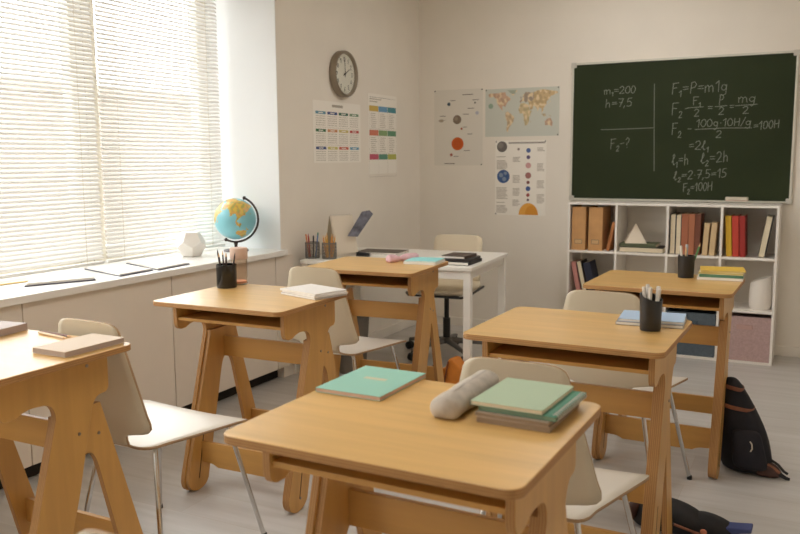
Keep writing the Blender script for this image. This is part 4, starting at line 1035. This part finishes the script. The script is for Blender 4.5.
M_LEATHER_D = mat('dark_leather', (72, 44, 36), .65, var=.2, scale=(30, 30, 30))
bp = thing('backpack', 'dark navy backpack slumped upright against the right leg of the desk by the bookcase', 'backpack', (2.705, -2.352, 0), 0)
loft('body', [(.02, 0, .004, .085, .060), (.018, 0, .012, .105, .078), (.010, 0, .06, .110, .085), (.000, 0, .13, .102, .084), (-.016, 0, .20, .088, .076), (-.032, 0, .27, .070, .064), (-.046, 0, .33, .054, .052), (-.058, 0, .375, .040, .042), (-.064, 0, .398, .026, .03), (-.066, 0, .404, .012, .015)], M_NAVY, bp, seed=3, wob=.13, ws=9)
loft('front_pocket', [(.035, -.080, .03, .062, .028), (.032, -.088, .05, .070, .034), (.022, -.088, .12, .066, .034), (.012, -.080, .18, .058, .026), (.008, -.074, .20, .05, .016)], M_NAVY2, bp, seed=5, wob=.10, ws=12)
for (z, cxx, rx, ry) in [(.285, -.036, .069, .063), (.368, -.0565, .0445, .046)]:
    sq = lambda v: math.copysign(abs(v) ** (2 / 2.6), v)
    ring = [[(cxx + rx * f * 1.02 * sq(math.cos(a)), ry * f * 1.02 * sq(math.sin(a)), z + dz - .012 * math.cos(a)) for a in [2 * PI * k / 40 for k in range(40)]] for f, dz in [(.99, -.009), (1.03, -.007), (1.03, .007), (.99, .009)]]
    MB().rings(ring, cap=False).build('leather_strap', M_LEATHER, bp)
MB().tube([(-.066, .0, .398), (-.085, -.01, .385), (-.090, -.015, .35), (-.085, -.02, .30)], .005, 8).build('top_loop', M_LEATHER, bp)
MB().tube([(.03, -.121, .165), (.038, -.124, .155), (.040, -.124, .135), (.034, -.124, .122)], .003, 8).build('pocket_hook', mat('hook_pale', (196, 184, 168), .5), bp)
loft('leather_base', [(.10, -.045, .002, .045, .035), (.105, -.045, .012, .055, .042), (.10, -.045, .035, .05, .040), (.085, -.04, .06, .03, .028)], M_LEATHER_D, bp, seed=9)
MB().tube([(.08, -.05, .05), (.13, -.06, .035), (.155, -.072, .02), (.175, -.078, .012), (.188, -.074, .009)], .008, 8, rs=[.010, .011, .010, .008, .006]).tube([(.10, -.02, .07), (.14, -.03, .05), (.165, -.05, .030), (.18, -.055, .024)], .006, 8).build('shoulder_strap', mat('strap_black', (30, 28, 30), .8), bp)
MB().tube([(.10, -.06, .055), (.13, -.068, .042), (.15, -.078, .03)], .007, 8).build('strap_trim', M_LEATHER, bp)
# bag lying on the floor
b2 = thing('backpack', 'black backpack with brown trim lying flat on the floor by the marker-cup desk', 'backpack', (2.56, -3.115, 0), -.04)
loft('body', [(-.045, 0, .003, .120, .052), (-.045, 0, .012, .142, .074), (-.045, 0, .045, .146, .082), (-.05, -.004, .078, .130, .072), (-.06, -.004, .100, .095, .052), (-.07, 0, .112, .06, .03), (-.07, 0, .115, .02, .012)], mat('bag_black', (25, 23, 25), .75, var=.3, scale=(30, 30, 30), bump=.6), b2, seg=40, wob=.26, ws=11, seed=2, p=2.2)
loft('front_lobe', [(.105, .0, .004, .075, .056), (.110, 0, .02, .088, .068), (.105, 0, .05, .082, .062), (.085, 0, .074, .062, .044), (.075, 0, .085, .035, .022), (.075, 0, .088, .012, .01)], MATS['bag_black'], b2, seg=36, wob=.24, ws=12, seed=12, p=2.1)
MB().tube([(-.05, -.079, .062), (.0, -.084, .055), (.05, -.084, .045), (.10, -.082, .035), (.15, -.06, .04)], .005, 8).build('brown_trim', M_LEATHER, b2)
MB().tube([(-.07, -.07, .075), (-.045, -.085, .085), (-.02, -.088, .06), (-.03, -.09, .03)], .006, 8).build('strap', MATS['strap_black'], b2)
loft('leather_end', [(-.175, 0, .02, .02, .04), (-.180, 0, .05, .026, .05), (-.165, 0, .085, .026, .045), (-.15, 0, .10, .015, .02)], M_LEATHER_D, b2, seed=7)
MB().prism([(.15, .035), (.235, .055), (.235, .072), (.15, .060)], lambda x, z: (x, -.03, z), lambda x, z: (x, .02, z + .004)).build('blue_tab', mat('tab_blue', (62, 72, 120), .7), b2, bevel=.004)
MB().sphere((.085, -.083, .052), .012, 12, 8, (1, .5, .8)).build('round_badge', mat('badge_peach', (190, 120, 90), .6), b2)
# orange bag
ob = thing('handbag', 'orange handbag with black handle on the floor behind the pink-case desk', 'bag', (1.092, -1.850, 0), -.1); ob.scale = (1.1, 1.0, 1.08)
M_ORANGE = mat('orange_leather', (202, 120, 34), .55, var=.12, scale=(14, 14, 14))
MB().prism([(-.105, 0), (.085, 0), (.105, .03), (.100, .125), (.030, .205), (.005, .205), (-.02, .15), (-.105, .115)], lambda x, z: (x, -.045 - .01 * (z < .1), z), lambda x, z: (x, .045, z)).build('body', M_ORANGE, ob, bevel=.008, bseg=3)
MB().tube([(-.075, -.058, .11), (-.080, -.064, .155), (-.060, -.066, .185), (-.040, -.066, .165), (-.028, -.060, .125), (-.045, -.062, .09)], .007, 8).build('handle', M_BLACK, ob)
MB().box((-.10, -.060, .095), (-.03, -.055, .103)).box((-.10, -.060, .02), (-.03, -.055, .028)).build('straps', M_BLACK, ob)
MB().tube([(-.028, -.052, .02), (-.012, -.054, .10), (.004, -.05, .19)], .004, 8).build('seam', mat('seam_rust', (110, 52, 24), .7), ob)

# added glowing panels, unseen above the frame, to brighten the room
M_GLOW = bpy.data.materials.new('fill_glow'); M_GLOW.use_nodes = True
_b = M_GLOW.node_tree.nodes['Principled BSDF']; _b.inputs['Emission Color'].default_value = (1, .975, .94, 1); _b.inputs['Emission Strength'].default_value = FILL_STRENGTH
def panel(x, y):
    t = thing('fill_panel', 'added square fill light panel overhead', 'fill light', (x, y, ZC), 0, 'added fill light panels')
    MB().box((-.31, -.31, -.03), (.31, -.29, -.0005)).box((-.31, .29, -.03), (.31, .31, -.0005)).box((-.31, -.29, -.03), (-.29, .29, -.0005)).box((.29, -.29, -.03), (.31, .29, -.0005)).build('frame', M_TRIM, t)
    MB().box((-.29, -.29, -.022), (.29, .29, -.015)).build('glow_face', M_GLOW, t)
    return t
pl = panel(1.75, -1.15)
for (x, y) in [(2.3, -2.9), (1.9, -4.95)]: dup(pl, (x, y, ZC))

# ================================================================== LIGHT AND CAMERA
sc = bpy.context.scene
w = bpy.data.worlds.new('sky'); sc.world = w; w.use_nodes = True
bg = w.node_tree.nodes['Background']; bg.inputs['Color'].default_value = (.985, .985, 1.0, 1); bg.inputs['Strength'].default_value = 7.2
for k in range(6):
    y1, y0 = WIN[k], WIN[k + 1]
    ld = bpy.data.lights.new('window_daylight', 'AREA'); ld.shape = 'RECTANGLE'; ld.size = WTOP - SILL; ld.size_y = y1 - y0; ld.cycles.is_portal = True
    lo = bpy.data.objects.new('window_daylight', ld); COL.objects.link(lo); lo.location = (-.625, (y0 + y1) / 2, (SILL + WTOP) / 2); lo.rotation_euler = (0, -PI / 2, 0)

cam = bpy.data.cameras.new('camera'); co = bpy.data.objects.new('camera', cam); COL.objects.link(co); sc.camera = co
yaw, pitch, roll, fpx = -.4722, -.1304, -.0060, 822.162
fw = Vector((math.sin(yaw) * math.cos(pitch), math.cos(yaw) * math.cos(pitch), math.sin(pitch)))
r0 = Vector((math.cos(yaw), -math.sin(yaw), 0)); u0 = r0.cross(fw)
rt = math.cos(roll) * r0 + math.sin(roll) * u0; up = -math.sin(roll) * r0 + math.cos(roll) * u0
Mx = Matrix((rt, up, -fw)).transposed().to_4x4(); Mx.translation = (2.9449, -6.1304, 1.3588)
co.matrix_world = Mx
cam.sensor_width = 36; cam.lens = fpx * 36 / 800; cam.clip_start = .05
cam.dof.use_dof = True; cam.dof.focus_distance = 3.2; cam.dof.aperture_fstop = 4.5

sc.view_settings.view_transform = 'Standard'; sc.view_settings.look = 'None'; sc.view_settings.gamma = 1.0; sc.view_settings.use_curve_mapping = False
sc.view_settings.exposure = 0.0
sc.cycles.max_bounces = 12; sc.cycles.diffuse_bounces = 7; sc.cycles.transparent_max_bounces = 16; sc.cycles.sample_clamp_indirect = 8
